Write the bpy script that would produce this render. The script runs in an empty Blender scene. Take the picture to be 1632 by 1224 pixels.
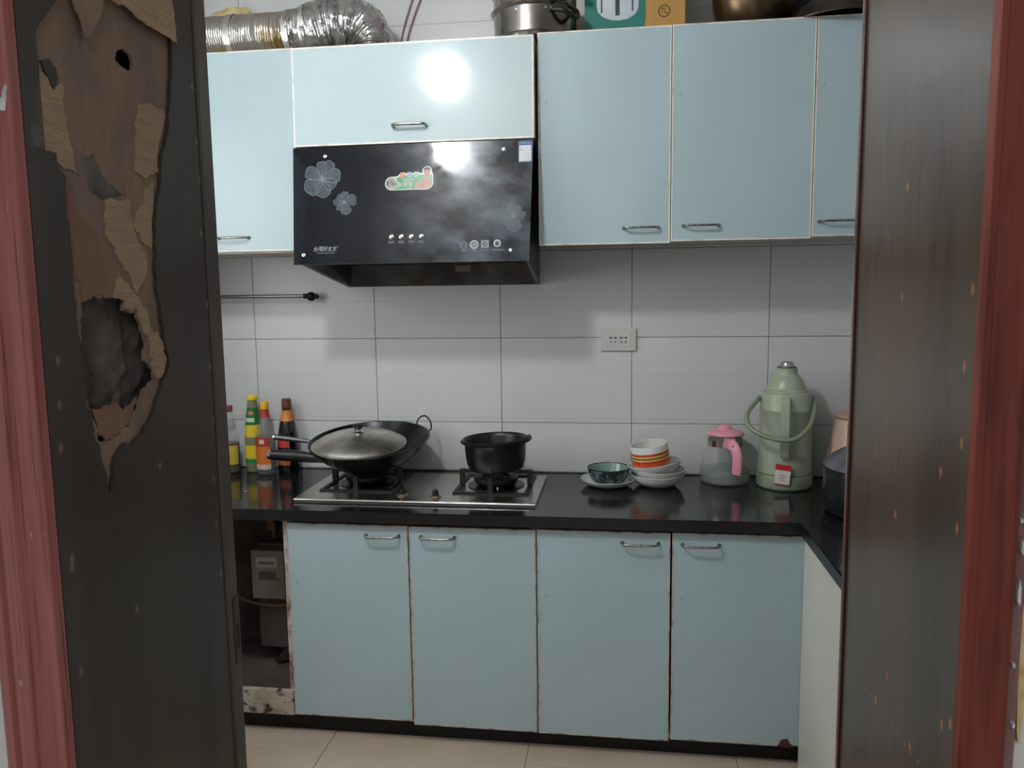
import bpy, bmesh, math, random
from mathutils import Vector, Matrix, Euler, noise
from mathutils.geometry import tessellate_polygon
PI = math.pi
S = bpy.context.scene
COL = S.collection
random.seed(7)

# ------------------------------------------------------------------ camera
cam_d = bpy.data.cameras.new('camera'); cam = bpy.data.objects.new('camera', cam_d); COL.objects.link(cam)
cam_d.sensor_width = 36; cam_d.lens = 1256.43 / 1632 * 36; cam_d.clip_start = 0.05
_a, _b, _c = (math.radians(v) for v in (7.8656, -6.7498, -0.7703))
_F = Vector((-math.sin(_a)*math.cos(_b), math.cos(_a)*math.cos(_b), math.sin(_b)))
_r = _F.cross(Vector((0, 0, 1))).normalized(); _u = _r.cross(_F)
_R = math.cos(_c)*_r + math.sin(_c)*_u; _U = -math.sin(_c)*_r + math.cos(_c)*_u
M = Matrix((_R, _U, -_F)).transposed().to_4x4(); M.translation = Vector((.9808, -2.9698, 1.4878))
cam.matrix_world = M
S.camera = cam

# ------------------------------------------------------------------ world, lights, exposure
S.view_settings.view_transform = 'Standard'; S.view_settings.look = 'None'
S.view_settings.exposure = 0.30; S.view_settings.gamma = 1.0
S.view_settings.use_curve_mapping = False
LAMP_POS = (0.10, -1.76, 2.742)
LAMP_E = 235.0
ROOM_W = 14.0
W = bpy.data.worlds.new('front room light'); S.world = W; W.use_nodes = True
W.node_tree.nodes['Background'].inputs[0].default_value = (.92, .96, 1.0, 1)
W.node_tree.nodes['Background'].inputs[1].default_value = 0.40
ld = bpy.data.lights.new('front room lamp', 'AREA'); ld.shape = 'DISK'; ld.size = .5; ld.energy = ROOM_W; ld.color = (1, .97, .93)
lo = bpy.data.objects.new('front room lamp', ld); COL.objects.link(lo); lo.location = (1.25, -4.2, 2.6)
lo.rotation_euler = Euler((0, 0, 0))
wd = bpy.data.lights.new('added left fill', 'AREA'); wd.shape = 'RECTANGLE'; wd.size = .94; wd.size_y = .94; wd.energy = 13.0; wd.color = (1, .99, .97)
wo = bpy.data.objects.new('added left fill', wd); COL.objects.link(wo); wo.location = (-.868, -1.30, 1.75); wo.rotation_euler = Euler((0, -math.pi/2, 0))  # added soft fill from the left, broadens the lamp's light

# ------------------------------------------------------------------ materials
def lin(c):
    c = c/255
    return c/12.92 if c <= .04045 else ((c+.055)/1.055)**2.4
def rgb(h):
    if isinstance(h, tuple): return h+(1,) if len(h) == 3 else h
    return tuple(lin(int(h[i:i+2], 16)) for i in (0, 2, 4)) + (1,)
_mats = {}
def mat(name, col='808080', rough=.5, metal=0, var=None, vscale=6, vstretch=(1, 1, 1), bump=0, bscale=40, coat=0, trans=0,
        ior=1.45, spec=.5, emit=0, spots=None, spotcol='8a6a4c', det=4, contrast=(.35, .65), alpha=1, aniso=0, layers=()):
    if name in _mats: return _mats[name]
    m = bpy.data.materials.new(name); m.use_nodes = True; _mats[name] = m
    nt = m.node_tree; N = nt.nodes; L = nt.links; b = N['Principled BSDF']
    b.inputs['Base Color'].default_value = rgb(col); b.inputs['Roughness'].default_value = rough
    b.inputs['Metallic'].default_value = metal; b.inputs['Coat Weight'].default_value = coat
    b.inputs['Coat Roughness'].default_value = .06
    b.inputs['Transmission Weight'].default_value = trans; b.inputs['IOR'].default_value = ior
    b.inputs['Specular IOR Level'].default_value = spec; b.inputs['Alpha'].default_value = alpha
    if emit:
        b.inputs['Emission Color'].default_value = rgb(col); b.inputs['Emission Strength'].default_value = emit
    tc = N.new('ShaderNodeTexCoord')
    cur = None
    def mapped(scale):
        mp = N.new('ShaderNodeMapping'); mp.inputs['Scale'].default_value = scale
        L.new(tc.outputs['Object'], mp.inputs['Vector']); return mp
    lay = ([(var, vscale, vstretch, contrast, det)] if var else []) + list(layers)
    for (c2, sc, stc, con, dt) in lay:
        mp = mapped(stc)
        nz = N.new('ShaderNodeTexNoise'); nz.inputs['Scale'].default_value = sc; nz.inputs['Detail'].default_value = dt
        L.new(mp.outputs[0], nz.inputs['Vector'])
        rr = N.new('ShaderNodeMapRange'); rr.inputs[1].default_value = con[0]; rr.inputs[2].default_value = con[1]
        L.new(nz.outputs['Fac'], rr.inputs[0])
        mx = N.new('ShaderNodeMix'); mx.data_type = 'RGBA'
        L.new(rr.outputs[0], mx.inputs[0])
        if cur: L.new(cur, mx.inputs[6])
        else: mx.inputs[6].default_value = rgb(col)
        mx.inputs[7].default_value = rgb(c2); cur = mx.outputs[2]
    if spots:
        fac = None
        for (p, rad) in spots:
            vm = N.new('ShaderNodeVectorMath'); vm.operation = 'SUBTRACT'; L.new(tc.outputs['Object'], vm.inputs[0]); vm.inputs[1].default_value = p
            v2 = N.new('ShaderNodeVectorMath'); v2.operation = 'MULTIPLY'; L.new(vm.outputs[0], v2.inputs[0]); v2.inputs[1].default_value = (1, 1, .6)
            v3 = N.new('ShaderNodeVectorMath'); v3.operation = 'LENGTH'; L.new(v2.outputs[0], v3.inputs[0])
            mr = N.new('ShaderNodeMapRange'); mr.inputs[1].default_value = rad; mr.inputs[2].default_value = rad*.35
            mr.inputs[3].default_value = 0; mr.inputs[4].default_value = .8
            L.new(v3.outputs['Value'], mr.inputs[0])
            if fac is None: fac = mr.outputs[0]
            else:
                mm = N.new('ShaderNodeMath'); mm.operation = 'MAXIMUM'; L.new(fac, mm.inputs[0]); L.new(mr.outputs[0], mm.inputs[1]); fac = mm.outputs[0]
        mx = N.new('ShaderNodeMix'); mx.data_type = 'RGBA'; L.new(fac, mx.inputs[0])
        if cur: L.new(cur, mx.inputs[6])
        else: mx.inputs[6].default_value = rgb(col)
        mx.inputs[7].default_value = rgb(spotcol); cur = mx.outputs[2]
    if cur: L.new(cur, b.inputs['Base Color'])
    if bump:
        mp = mapped(vstretch)
        nz = N.new('ShaderNodeTexNoise'); nz.inputs['Scale'].default_value = bscale; nz.inputs['Detail'].default_value = 3
        L.new(mp.outputs[0], nz.inputs['Vector'])
        bp = N.new('ShaderNodeBump'); bp.inputs['Strength'].default_value = bump; bp.inputs['Distance'].default_value = .004
        L.new(nz.outputs['Fac'], bp.inputs['Height']); L.new(bp.outputs[0], b.inputs['Normal'])
    return m

BLUE = mat('pale blue laminate', '9fb3b9', .27, var='98aaad', vscale=2.2, contrast=(.3, .75), bump=.03, bscale=500, spec=.45,
           layers=[('82989a', 55, (1, 1, .5), (.68, .8), 3)])
BLUEG = mat('pale blue glossy laminate', 'a6bac0', .12, var='a9b7b8', vscale=2.2, contrast=(.3, .75), spec=.35)
TRIM = mat('off white edge banding', 'cfc9bf', .4, var='9a8a78', vscale=18, contrast=(.5, .75))
TRIMD = mat('grimy edge banding', 'b3aba2', .5, var='66544a', vscale=22, contrast=(.45, .7))
CARC = mat('cabinet board', 'c9c5bb', .6, var='8d8272', vscale=9, contrast=(.5, .8))
DARKGAP = mat('black plinth board', '0d0c0b', .6)
HAND = mat('brushed nickel', 'a3a19c', .28, 1, var='716c66', vscale=60)
STONE = mat('black counter stone', '141518', .13, var='26262a', vscale=180, contrast=(.55, .8), spec=.5, bump=.02, bscale=60)
STONEF = mat('black stone edge', '131214', .3, var='1c1a1b', vscale=30)
STEEL = mat('stainless steel', 'c8c5bf', .27, 1, var='b0ada7', vscale=12, vstretch=(1, 12, 1), bump=.03, bscale=90)
STEELB = mat('bright steel rim', 'c9c9c6', .22, 1)
STEELD = mat('dark brushed steel', '4a4948', .35, 1, var='333231', vscale=8)
IRON = mat('black cast iron', '080809', .5, bump=.2, bscale=200)
BLACKP = mat('black plastic', '0c0c0e', .42)
PORC = mat('white porcelain', 'c6c9c4', .15, coat=.3)
FLOORM = mat('cream floor tile', 'afa394', .2, var='a39583', vscale=3, contrast=(.3, .7), layers=[('8d7a64', 60, (1, 1, 1), (.72, .8), 2)])
GROUT = mat('grey grout', '7d7a74', .8)
PLASTER = mat('white plaster', 'cbc8c4', .8, var='b9b4ae', vscale=5, bump=.2, bscale=60)

# ------------------------------------------------------------------ mesh helpers
def finish(bm, name, m, parent=None, loc=(0, 0, 0), rot=(0, 0, 0), smooth=False, bevel=0, angle=35):
    if bevel:
        bmesh.ops.bevel(bm, geom=[e for e in bm.edges if len(e.link_faces) == 2 and e.calc_face_angle(0) > .6], offset=bevel,
                        segments=2, profile=.6, affect='EDGES', clamp_overlap=True)
    bmesh.ops.recalc_face_normals(bm, faces=bm.faces[:])
    me = bpy.data.meshes.new(name)
    if smooth:
        for f in bm.faces: f.smooth = True
        for e in bm.edges:
            if len(e.link_faces) == 2 and e.calc_face_angle(0) > math.radians(angle): e.smooth = False
    bm.to_mesh(me); bm.free()
    for mm in (m if isinstance(m, (list, tuple)) else [m]): me.materials.append(mm)
    o = bpy.data.objects.new(name, me); COL.objects.link(o)
    o.parent = parent; o.location = loc; o.rotation_euler = rot
    return o
def box(bm, x0, x1, y0, y1, z0, z1, mi=0):
    v = [bm.verts.new((x, y, z)) for x in (x0, x1) for y in (y0, y1) for z in (z0, z1)]
    for q in ((0, 1, 3, 2), (4, 6, 7, 5), (0, 4, 5, 1), (2, 3, 7, 6), (0, 2, 6, 4), (1, 5, 7, 3)):
        f = bm.faces.new([v[i] for i in q]); f.material_index = mi
def Box(name, m, parent, x0, x1, y0, y1, z0, z1, bevel=0, **k):
    bm = bmesh.new(); box(bm, x0, x1, y0, y1, z0, z1); return finish(bm, name, m, parent, bevel=bevel, **k)
def Boxes(name, m, parent, lst, bevel=0, **k):
    bm = bmesh.new()
    for q in lst: box(bm, *q)
    return finish(bm, name, m, parent, bevel=bevel, **k)
def prism(bm, outer, holes, f0, f1, mi=0):
    """outer/holes: 2D loops; f0/f1 map a 2D point to the two 3D faces"""
    loops = [outer] + list(holes)
    flat = [p for l in loops for p in l]
    tris = tessellate_polygon([[Vector((p[0], p[1], 0)) for p in l] for l in loops])
    a = [bm.verts.new(f0(p)) for p in flat]; b = [bm.verts.new(f1(p)) for p in flat]
    for t in tris:
        try:
            f = bm.faces.new([a[i] for i in t]); f.material_index = mi
            f = bm.faces.new([b[i] for i in reversed(t)]); f.material_index = mi
        except ValueError: pass
    i0 = 0
    for l in loops:
        n = len(l)
        for i in range(n):
            j = (i+1) % n
            f = bm.faces.new([a[i0+i], a[i0+j], b[i0+j], b[i0+i]]); f.material_index = mi
        i0 += n
def lathe(bm, prof, seg=40, cx=0, cy=0, mi=0, squash=1, scale_at=None):
    rings = []
    for (r, z) in prof:
        if r < 1e-6: rings.append([bm.verts.new((cx, cy, z))])
        else: rings.append([bm.verts.new((cx+r*math.cos(2*PI*i/seg), cy+r*squash*math.sin(2*PI*i/seg), z)) for i in range(seg)])
    for A, B in zip(rings, rings[1:]):
        for i in range(seg):
            j = (i+1) % seg
            if len(A) == 1 and len(B) == 1: continue
            if len(A) == 1: f = bm.faces.new([A[0], B[i], B[j]])
            elif len(B) == 1: f = bm.faces.new([A[i], A[j], B[0]])
            else: f = bm.faces.new([A[i], A[j], B[j], B[i]])
            f.material_index = mi
def Lathe(name, m, parent, prof, seg=40, **k):
    bm = bmesh.new(); lathe(bm, prof, seg); return finish(bm, name, m, parent, smooth=True, **k)
def smoothpath(pts, n=8):
    P = [Vector(p) for p in pts]; out = []
    for i in range(len(P)-1):
        p0 = P[max(i-1, 0)]; p1 = P[i]; p2 = P[i+1]; p3 = P[min(i+2, len(P)-1)]
        for k in range(n):
            t = k/n
            out.append(.5*((2*p1)+(p2-p0)*t+(2*p0-5*p1+4*p2-p3)*t*t+(3*p1-p0-3*p2+p3)*t**3))
    out.append(P[-1]); return out
def tube(bm, pts, rad, seg=10, caps=True, flat=1, mi=0, ref=None):
    P = [Vector(p) for p in pts]; n = len(P)
    R = rad if isinstance(rad, (list, tuple)) else [rad]*n
    if len(R) != n: R = [R[0] + (R[-1]-R[0])*i/(n-1) for i in range(n)]
    t0 = (P[1]-P[0]).normalized()
    up = Vector(ref) if ref else (Vector((0, 0, 1)) if abs(t0.z) < .9 else Vector((0, 1, 0)))
    u = (up - t0*up.dot(t0)).normalized(); rings = []
    for i in range(n):
        t = (P[min(i+1, n-1)]-P[max(i-1, 0)]).normalized()
        u = (u - t*u.dot(t)).normalized(); v = t.cross(u)
        rings.append([bm.verts.new(P[i]+R[i]*(u*math.cos(2*PI*k/seg)*flat+v*math.sin(2*PI*k/seg))) for k in range(seg)])
    for A, B in zip(rings, rings[1:]):
        for i in range(seg):
            f = bm.faces.new([A[i], A[(i+1) % seg], B[(i+1) % seg], B[i]]); f.material_index = mi
    if caps: bm.faces.new(rings[0]); bm.faces.new(rings[-1])
def Tube(name, m, parent, pts, rad, seg=10, smooth_n=0, flat=1, ref=None, **k):
    bm = bmesh.new(); tube(bm, smoothpath(pts, smooth_n) if smooth_n else pts, rad, seg, flat=flat, ref=ref)
    return finish(bm, name, m, parent, smooth=True, **k)
def tag(o, label, cat, group=None, kind=None):
    o['label'] = label; o['category'] = cat
    if group: o['group'] = group
    if kind: o['kind'] = kind
    return o
def thing(name, label, cat, loc=(0, 0, 0), rot=(0, 0, 0), group=None, kind=None):
    o = bpy.data.objects.new(name, None); COL.objects.link(o); o.empty_display_size = .05
    o.location = loc; o.rotation_euler = rot
    return tag(o, label, cat, group, kind)
def copy_tree(o, parent=None):
    c = o.copy(); COL.objects.link(c); c.parent = parent
    for ch in [q for q in list(bpy.data.objects) if q.parent is o]: copy_tree(ch, c)
    return c
def Text(name, s, size, m, parent, loc, rot=(0, 0, 0), align='CENTER', shear=0, ext=.0002, sx=1):
    cu = bpy.data.curves.new(name, 'FONT'); cu.body = s; cu.size = size; cu.align_x = align; cu.align_y = 'CENTER'
    cu.extrude = ext; cu.shear = shear; cu.resolution_u = 3
    t = bpy.data.objects.new(name+'_tmp', cu); COL.objects.link(t)
    bpy.context.view_layer.update()
    me = bpy.data.meshes.new_from_object(t.evaluated_get(bpy.context.evaluated_depsgraph_get()))
    bpy.data.objects.remove(t)
    me.materials.clear(); me.materials.append(m)
    o = bpy.data.objects.new(name, me); COL.objects.link(o); o.parent = parent; o.location = loc; o.rotation_euler = rot
    o.scale = (sx, 1, 1)
    return o
def Plate(name, m, parent, outer, holes=(), t=.0004, z=0, loc=(0, 0, 0), rot=(0, 0, 0)):
    bm = bmesh.new(); prism(bm, outer, holes, lambda p: (p[0], p[1], z+t), lambda p: (p[0], p[1], z))
    return finish(bm, name, m, parent, loc=loc, rot=rot)
def circ(cx, cy, r, n=24, ry=None, a0=0, a1=2*PI):
    ry = ry or r; e = 0 if a1-a0 > 6.2 else 1
    return [(cx+r*math.cos(a0+(a1-a0)*i/(n-e)), cy+ry*math.sin(a0+(a1-a0)*i/(n-e))) for i in range(n)]
def rrect(x0, x1, y0, y1, r, n=5):
    out = []
    for cx, cy, a in ((x1-r, y1-r, 0), (x0+r, y1-r, PI/2), (x0+r, y0+r, PI), (x1-r, y0+r, 1.5*PI)):
        out += [(cx+r*math.cos(a+PI/2*i/n), cy+r*math.sin(a+PI/2*i/n)) for i in range(n+1)]
    return out
def jag(poly, n=3, amp=.003, seed=1):
    rnd = random.Random(seed); out = []
    for i in range(len(poly)):
        a = Vector(poly[i]); b = Vector(poly[(i+1) % len(poly)]); d = (b-a).length
        out.append(tuple(a))
        if d < .006: continue
        nn = Vector((-(b-a).y, (b-a).x)).normalized()
        k = min(n, max(1, int(d/.006)))
        for j in range(1, k+1):
            q = a.lerp(b, j/(k+1)) + nn*rnd.uniform(-1, 1)*min(amp, d*.12); out.append(tuple(q))
    return out

# ================================================================== STRUCTURE
XL, XR, YF, ZC = -.80, 2.12, -2.08, 2.75
TX, TW, TZ, TH = -.4573, .4935, .3328, .3256
def tile_material():
    m = mat('white wall tile', 'c0c3c3', .30, var='b8bbbb', vscale=1.6, contrast=(.3, .7), spec=.4)
    nt = m.node_tree; N = nt.nodes; L = nt.links; b = N['Principled BSDF']
    src = b.inputs['Base Color'].links[0].from_socket
    g = N.new('ShaderNodeNewGeometry'); sp = N.new('ShaderNodeSeparateXYZ'); L.new(g.outputs['Position'], sp.inputs[0])
    fac = None     # fine printed pinstripes that run across the tiles
    for z, w, s in ((1.002, .0016, .35), (1.169, .0014, .28), (1.454, .0016, .35), (.797, .002, .5), (2.466, .003, .6), (1.646, .002, .5), (2.12, .0016, .3)):
        a = N.new('ShaderNodeMath'); a.operation = 'SUBTRACT'; L.new(sp.outputs[2], a.inputs[0]); a.inputs[1].default_value = z
        c = N.new('ShaderNodeMath'); c.operation = 'ABSOLUTE'; L.new(a.outputs[0], c.inputs[0])
        d = N.new('ShaderNodeMapRange'); d.inputs[1].default_value = w; d.inputs[2].default_value = 0; d.inputs[4].default_value = s
        L.new(c.outputs[0], d.inputs[0])
        if fac is None: fac = d.outputs[0]
        else:
            e = N.new('ShaderNodeMath'); e.operation = 'MAXIMUM'; L.new(fac, e.inputs[0]); L.new(d.outputs[0], e.inputs[1]); fac = e.outputs[0]
    mx = N.new('ShaderNodeMix'); mx.data_type = 'RGBA'; L.new(fac, mx.inputs[0]); L.new(src, mx.inputs[6]); mx.inputs[7].default_value = rgb('6f7472')
    L.new(mx.outputs[2], b.inputs['Base Color'])
    return m
TILE = tile_material()
wall = Box('wall_back', GROUT, None, XL-.1, XR+.1, .0035, .12, -.1, ZC+.05)
tag(wall, 'white tiled kitchen wall with thin grey joints behind the stove', 'wall', kind='structure')
xs = [XL] + [TX+TW*i for i in range(0, 6)] + [XR]; zs = [0] + [TZ+TH*i for i in range(8)] + [ZC]
def tile_grid(parent, cols, rows, place, gname='tile', m=TILE, g=.0011, d=.0035):
    cache = {}
    for i in range(len(cols)-1):
        for j in range(len(rows)-1):
            w = cols[i+1]-cols[i]-2*g; h = rows[j+1]-rows[j]-2*g
            if w < .01 or h < .01: continue
            key = (round(w, 3), round(h, 3))
            if key not in cache:
                bm = bmesh.new(); box(bm, -w/2, w/2, 0, d, -h/2, h/2)
                bmesh.ops.bevel(bm, geom=[e for e in bm.edges if all(v.co.y < d/2 for v in e.verts)], offset=.0007, segments=1, affect='EDGES')
                bmesh.ops.recalc_face_normals(bm, faces=bm.faces[:])
                me = bpy.data.meshes.new(gname); bm.to_mesh(me); bm.free(); me.materials.append(m); cache[key] = me
            o = bpy.data.objects.new(gname, cache[key]); COL.objects.link(o); o.parent = parent
            place(o, (cols[i]+cols[i+1])/2, (rows[j]+rows[j+1])/2)
def place_back(o, a, b): o.location = (a, 0, b)
tile_grid(wall, xs, zs, place_back)
# side walls, tiled too
for nm, x, s, lab in (('wall_left', XL, -1, 'white tiled wall at the left end of the kitchen counter'), ('wall_right', XR, 1, 'white tiled wall behind the return counter on the right')):
    if s < 0: w = Boxes(nm, TILE, None, [(x-.1, x, YF, .0035, -.1, 1.27), (x-.1, x, YF, .0035, 2.23, ZC+.05), (x-.1, x, YF, -1.78, 1.27, 2.23), (x-.1, x, -.82, .0035, 1.27, 2.23)])
    else: w = Box(nm, TILE, None, min(x, x+s*.1), max(x, x+s*.1), YF, .0035, -.1, ZC+.05)
    tag(w, lab, 'wall', kind='structure')
wn = thing('added_window_1', 'white framed window added in the left wall for soft fill light', 'window', (XL-.05, -1.30, 1.27), kind='structure')  # unseen window, put in to go with the added fill light
Boxes('added_window_frame', PORC, wn, [(-.03, .03, -.48, -.45, 0, .96), (-.03, .03, .45, .48, 0, .96), (-.03, .03, -.45, .45, 0, .03), (-.03, .03, -.45, .45, .93, .96), (-.015, .015, -.012, .012, .03, .93)])
# front wall with the doorway (the camera looks through it)
JX0, JX1 = .318, 1.347
fw = Boxes('wall_front', PLASTER, None, [(XL-.1, .279, -2.19, YF, -.1, ZC+.05), (1.3572, XR+.1, -2.19, YF, -.1, ZC+.05), (.279, 1.3572, -2.19, YF, 2.121, ZC+.05)])
tag(fw, 'white plastered wall around the kitchen doorway', 'wall', kind='structure')
fl = Box('floor', GROUT, None, XL-.1, XR+.1, -4.6, .0035, -.12, -.0035)
tag(fl, 'cream ceramic tile floor', 'floor', kind='structure')
fx = [XL-.1] + [.0235+.6630*i for i in range(-1, 4)] + [XR+.1]; fy = [-4.6] + [-.655-.663*i for i in range(5, -1, -1)] + [0.003]
def place_floor(o, a, b): o.location = (a, b, 0); o.rotation_euler = (-PI/2, 0, 0)
tile_grid(fl, fx, fy, place_floor, m=FLOORM, g=.0012)
ce = Box('ceiling', mat('white ceiling', 'dcdad6', .8), None, XL-.1, XR+.1, -2.19, .12, ZC, ZC+.08)
tag(ce, 'white ceiling', 'ceiling', kind='structure')

# ------------------------------------------------------------------ door casings
RED = mat('worn red door paint', '66291f', .42, var='723427', vscale=7, vstretch=(3, 3, .5), spec=.3, layers=[('4c1812', 14, (4, 4, .3), (.52, .75), 3)])
REDL = mat('worn red paint with pale rub marks', '8c4e4b', .42, var='9a5f5b', vscale=9, vstretch=(8, 8, .35), spec=.35,
           layers=[('623230', 20, (10, 10, .25), (.55, .75), 3), ('b8a8a0', 60, (1, 1, .25), (.735, .78), 2)])
CHIP = mat('bare white plaster chip', 'c4c2be', .8, var='a09a94', vscale=60)
t = thing('trim_1', 'worn red ribbed door casing with a white paint chip on the left', 'door casing', (.32, -2.2, 0), kind='structure')
prof = [(.281, -2.19), (.281, -2.204), (.287, -2.207), (.294, -2.207), (.297, -2.202), (.302, -2.202), (.305, -2.209), (.322, -2.211), (.326, -2.206), (.332, -2.206),
        (.336, -2.211), (.3605, -2.211), (.3615, -2.209), (.3615, -2.196), (.318, -2.196), (.318, -2.08), (.281, -2.08)]
bm = bmesh.new(); prism(bm, [(x-.32, y+2.2) for x, y in prof], (), lambda p: (p[0], p[1], 0), lambda p: (p[0], p[1], 2.12))
finish(bm, 'casing', REDL, t)
ch = jag([(0, 0), (.004, -.011), (.010, -.012), (.013, .001), (.0145, .014), (.011, .012), (.0075, .001), (.004, .004)], 2, .001, 3)
bm = bmesh.new(); prism(bm, ch, (), lambda p: (p[0], -.0125, p[1]), lambda p: (p[0], -.009, p[1]))
o = finish(bm, 'paint_chip', CHIP, t, (.0245, .001, 1.690)); o['label'] = 'white chip where the red paint has come off'
t = thing('trim_2', 'red brown door casing with flaking white outer edge on the right', 'door casing', (1.33, -2.2, 0), kind='structure')
prof = [(1.3035, -2.196), (1.3035, -2.209), (1.3045, -2.211), (1.310, -2.211), (1.312, -2.208), (1.341, -2.208), (1.344, -2.203), (1.347, -2.203), (1.347, -2.08), (1.345, -2.08), (1.345, -2.196)]
bm = bmesh.new(); prism(bm, [(x-1.33, y+2.2) for x, y in prof], (), lambda p: (p[0], p[1], 0), lambda p: (p[0], p[1], 2.12))
finish(bm, 'casing', RED, t)
o = Box('edge_strip', mat('flaking purple brown edge', '6b4a48', .6, var='8a6a66', vscale=20, vstretch=(1, 1, .3), layers=[('3c2422', 30, (1, 1, .3), (.55, .7), 3)]), t, .0171, .0270, 0, .12, 0, 2.12)
o['label'] = 'dull purple brown outer edge of the casing'
random.seed(5)
o_list = []
def chip(parent, x, z, w, h, seed, m=CHIP, y=-.0052, nm='paint_chip'):
    rnd = random.Random(seed); n = 12
    pl = [(x+w/2*math.cos(2*PI*i/n)*rnd.uniform(.6, 1.1), z+h/2*math.sin(2*PI*i/n)*rnd.uniform(.6, 1.1)) for i in range(n)]
    bm = bmesh.new(); prism(bm, pl, (), lambda p: (p[0], y, p[1]), lambda p: (p[0], y+.0095 if p[0] > .027 else y+.006, p[1]))
    return finish(bm, nm, m, parent)
for i, (x, z, w, h) in enumerate([(.025, 1.590, .010, .03), (.021, 1.20, .004, .03), (.022, 1.560, .012, .040), (.023, 1.52, .008, .045), (.018, 1.452, .008, .022), (.014, 1.464, .003, .012), (.0205, 1.40, .006, .11), (.0215, 1.33, .0035, .12), (.026, 1.275, .014, .024), (.024, 1.245, .012, .016), (.019, 1.27, .003, .006), (.02, 1.13, .003, .006), (.023, 1.07, .003, .007)]):
    chip(t, x, z, w, h, 30+i)
o = chip(t, .032, 1.14, .008, .20, 50, y=.0042, m=mat('old ochre wall paint', 'b08f5a', .8, var='c8b890', vscale=40)); o['label'] = 'ochre patch of old wall paint'

# ------------------------------------------------------------------ door leaves
PEEL = [(-2.12, 1.837), (-2.122, 1.817), (-2.139, 1.801), (-2.147, 1.794), (-2.159, 1.777), (-2.169, 1.765), (-2.172, 1.755), (-2.167, 1.75), (-2.167, 1.737), (-2.171, 1.71), (-2.179, 1.695), (-2.184, 1.669), (-2.186, 1.647), (-2.147, 1.647), (-2.144, 1.629), (-2.135, 1.622), (-2.138, 1.588), (-2.135, 1.554), (-2.134, 1.54), (-2.135, 1.497), (-2.133, 1.454), (-2.131, 1.424), (-2.132, 1.38), (-2.129, 1.361), (-2.12, 1.349), (-2.12, 1.322), (-2.111, 1.305), (-2.105, 1.277), (-2.1, 1.248), (-2.092, 1.258), (-2.087, 1.281), (-2.076, 1.294), (-2.062, 1.303), (-2.046, 1.298), (-2.024, 1.309), (-1.998, 1.33), (-1.988, 1.349), (-1.962, 1.377), (-1.952, 1.397), (-1.961, 1.428), (-1.963, 1.463), (-1.971, 1.497), (-1.97, 1.531), (-1.966, 1.564), (-1.959, 1.606), (-1.944, 1.641), (-1.939, 1.676), (-1.919, 1.713), (-1.909, 1.753), (-1.897, 1.837), (-1.909, 1.882), (-1.915, 1.92)]
FLAP = [(-2.037, 1.868), (-2.037, 1.846), (-2.006, 1.848), (-1.981, 1.841), (-1.946, 1.839), (-1.914, 1.839), (-1.893, 1.837), (-1.891, 1.879), (-1.895, 1.923)]
HOLE = [(-2.116, 1.481), (-2.102, 1.484), (-2.09, 1.488), (-2.06, 1.485), (-2.053, 1.495), (-2.035, 1.483), (-2.039, 1.469), (-2.01, 1.466), (-2.003, 1.444), (-1.994, 1.426), (-2.001, 1.402), (-1.981, 1.387), (-1.981, 1.374), (-2.001, 1.366), (-2.023, 1.35), (-2.043, 1.32), (-2.074, 1.314), (-2.093, 1.309), (-2.106, 1.316), (-2.107, 1.339), (-2.117, 1.356), (-2.124, 1.387), (-2.125, 1.424), (-2.119, 1.453)]
SMALL = [(-2.015, 1.792), (-1.999, 1.8), (-1.987, 1.797), (-1.981, 1.788), (-1.985, 1.777), (-1.995, 1.775), (-2.008, 1.777), (-2.019, 1.781)]
REMAIN = [(-2.155, 1.743), (-2.143, 1.748), (-2.132, 1.741), (-2.13, 1.73), (-2.137, 1.717), (-2.142, 1.721), (-2.15, 1.734)]
P1 = [(-2.164, 1.732), (-2.152, 1.731), (-2.136, 1.719), (-2.121, 1.727), (-2.122, 1.702), (-2.118, 1.675), (-2.109, 1.63), (-2.123, 1.633), (-2.14, 1.635), (-2.148, 1.649), (-2.185, 1.648), (-2.184, 1.669), (-2.179, 1.694), (-2.171, 1.704)]
P2 = [(-1.975, 1.738), (-1.95, 1.743), (-1.915, 1.74), (-1.929, 1.707), (-1.942, 1.675), (-1.943, 1.654), (-1.969, 1.643), (-1.993, 1.649), (-1.989, 1.687), (-1.984, 1.716)]
P3 = [(-2.059, 1.605), (-2.014, 1.612), (-2.01, 1.585), (-2.003, 1.562), (-1.986, 1.542), (-1.983, 1.522), (-2.008, 1.489), (-2.022, 1.513), (-2.036, 1.528), (-2.049, 1.547), (-2.064, 1.562)]
P4 = [(-2.0, 1.59), (-1.98, 1.608), (-1.976, 1.629), (-1.955, 1.64), (-1.959, 1.606), (-1.97, 1.549), (-1.99, 1.559), (-2.004, 1.576)]
P5 = [(-2.127, 1.625), (-2.115, 1.612), (-2.112, 1.587), (-2.097, 1.574), (-2.081, 1.568), (-2.072, 1.542), (-2.054, 1.536), (-2.053, 1.512), (-2.05, 1.495), (-2.06, 1.486), (-2.09, 1.489), (-2.116, 1.481), (-2.116, 1.504), (-2.132, 1.511), (-2.134, 1.547), (-2.137, 1.588)]
RECESS = [(-2.094, 1.652), (-2.073, 1.657), (-2.066, 1.64), (-2.05, 1.626), (-2.016, 1.615), (-2.04, 1.609), (-2.07, 1.606), (-2.087, 1.616), (-2.093, 1.635)]
FLAP2 = [(-2.106, 1.842), (-2.104, 1.823), (-2.093, 1.803), (-2.089, 1.785), (-2.078, 1.79), (-2.051, 1.827), (-2.04, 1.866)]
P6 = [(-2.117, 1.352), (-2.103, 1.323), (-2.089, 1.311), (-2.067, 1.315), (-2.044, 1.324), (-2.026, 1.342), (-2.021, 1.357), (-2.051, 1.342), (-2.069, 1.357), (-2.091, 1.351)]
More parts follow.
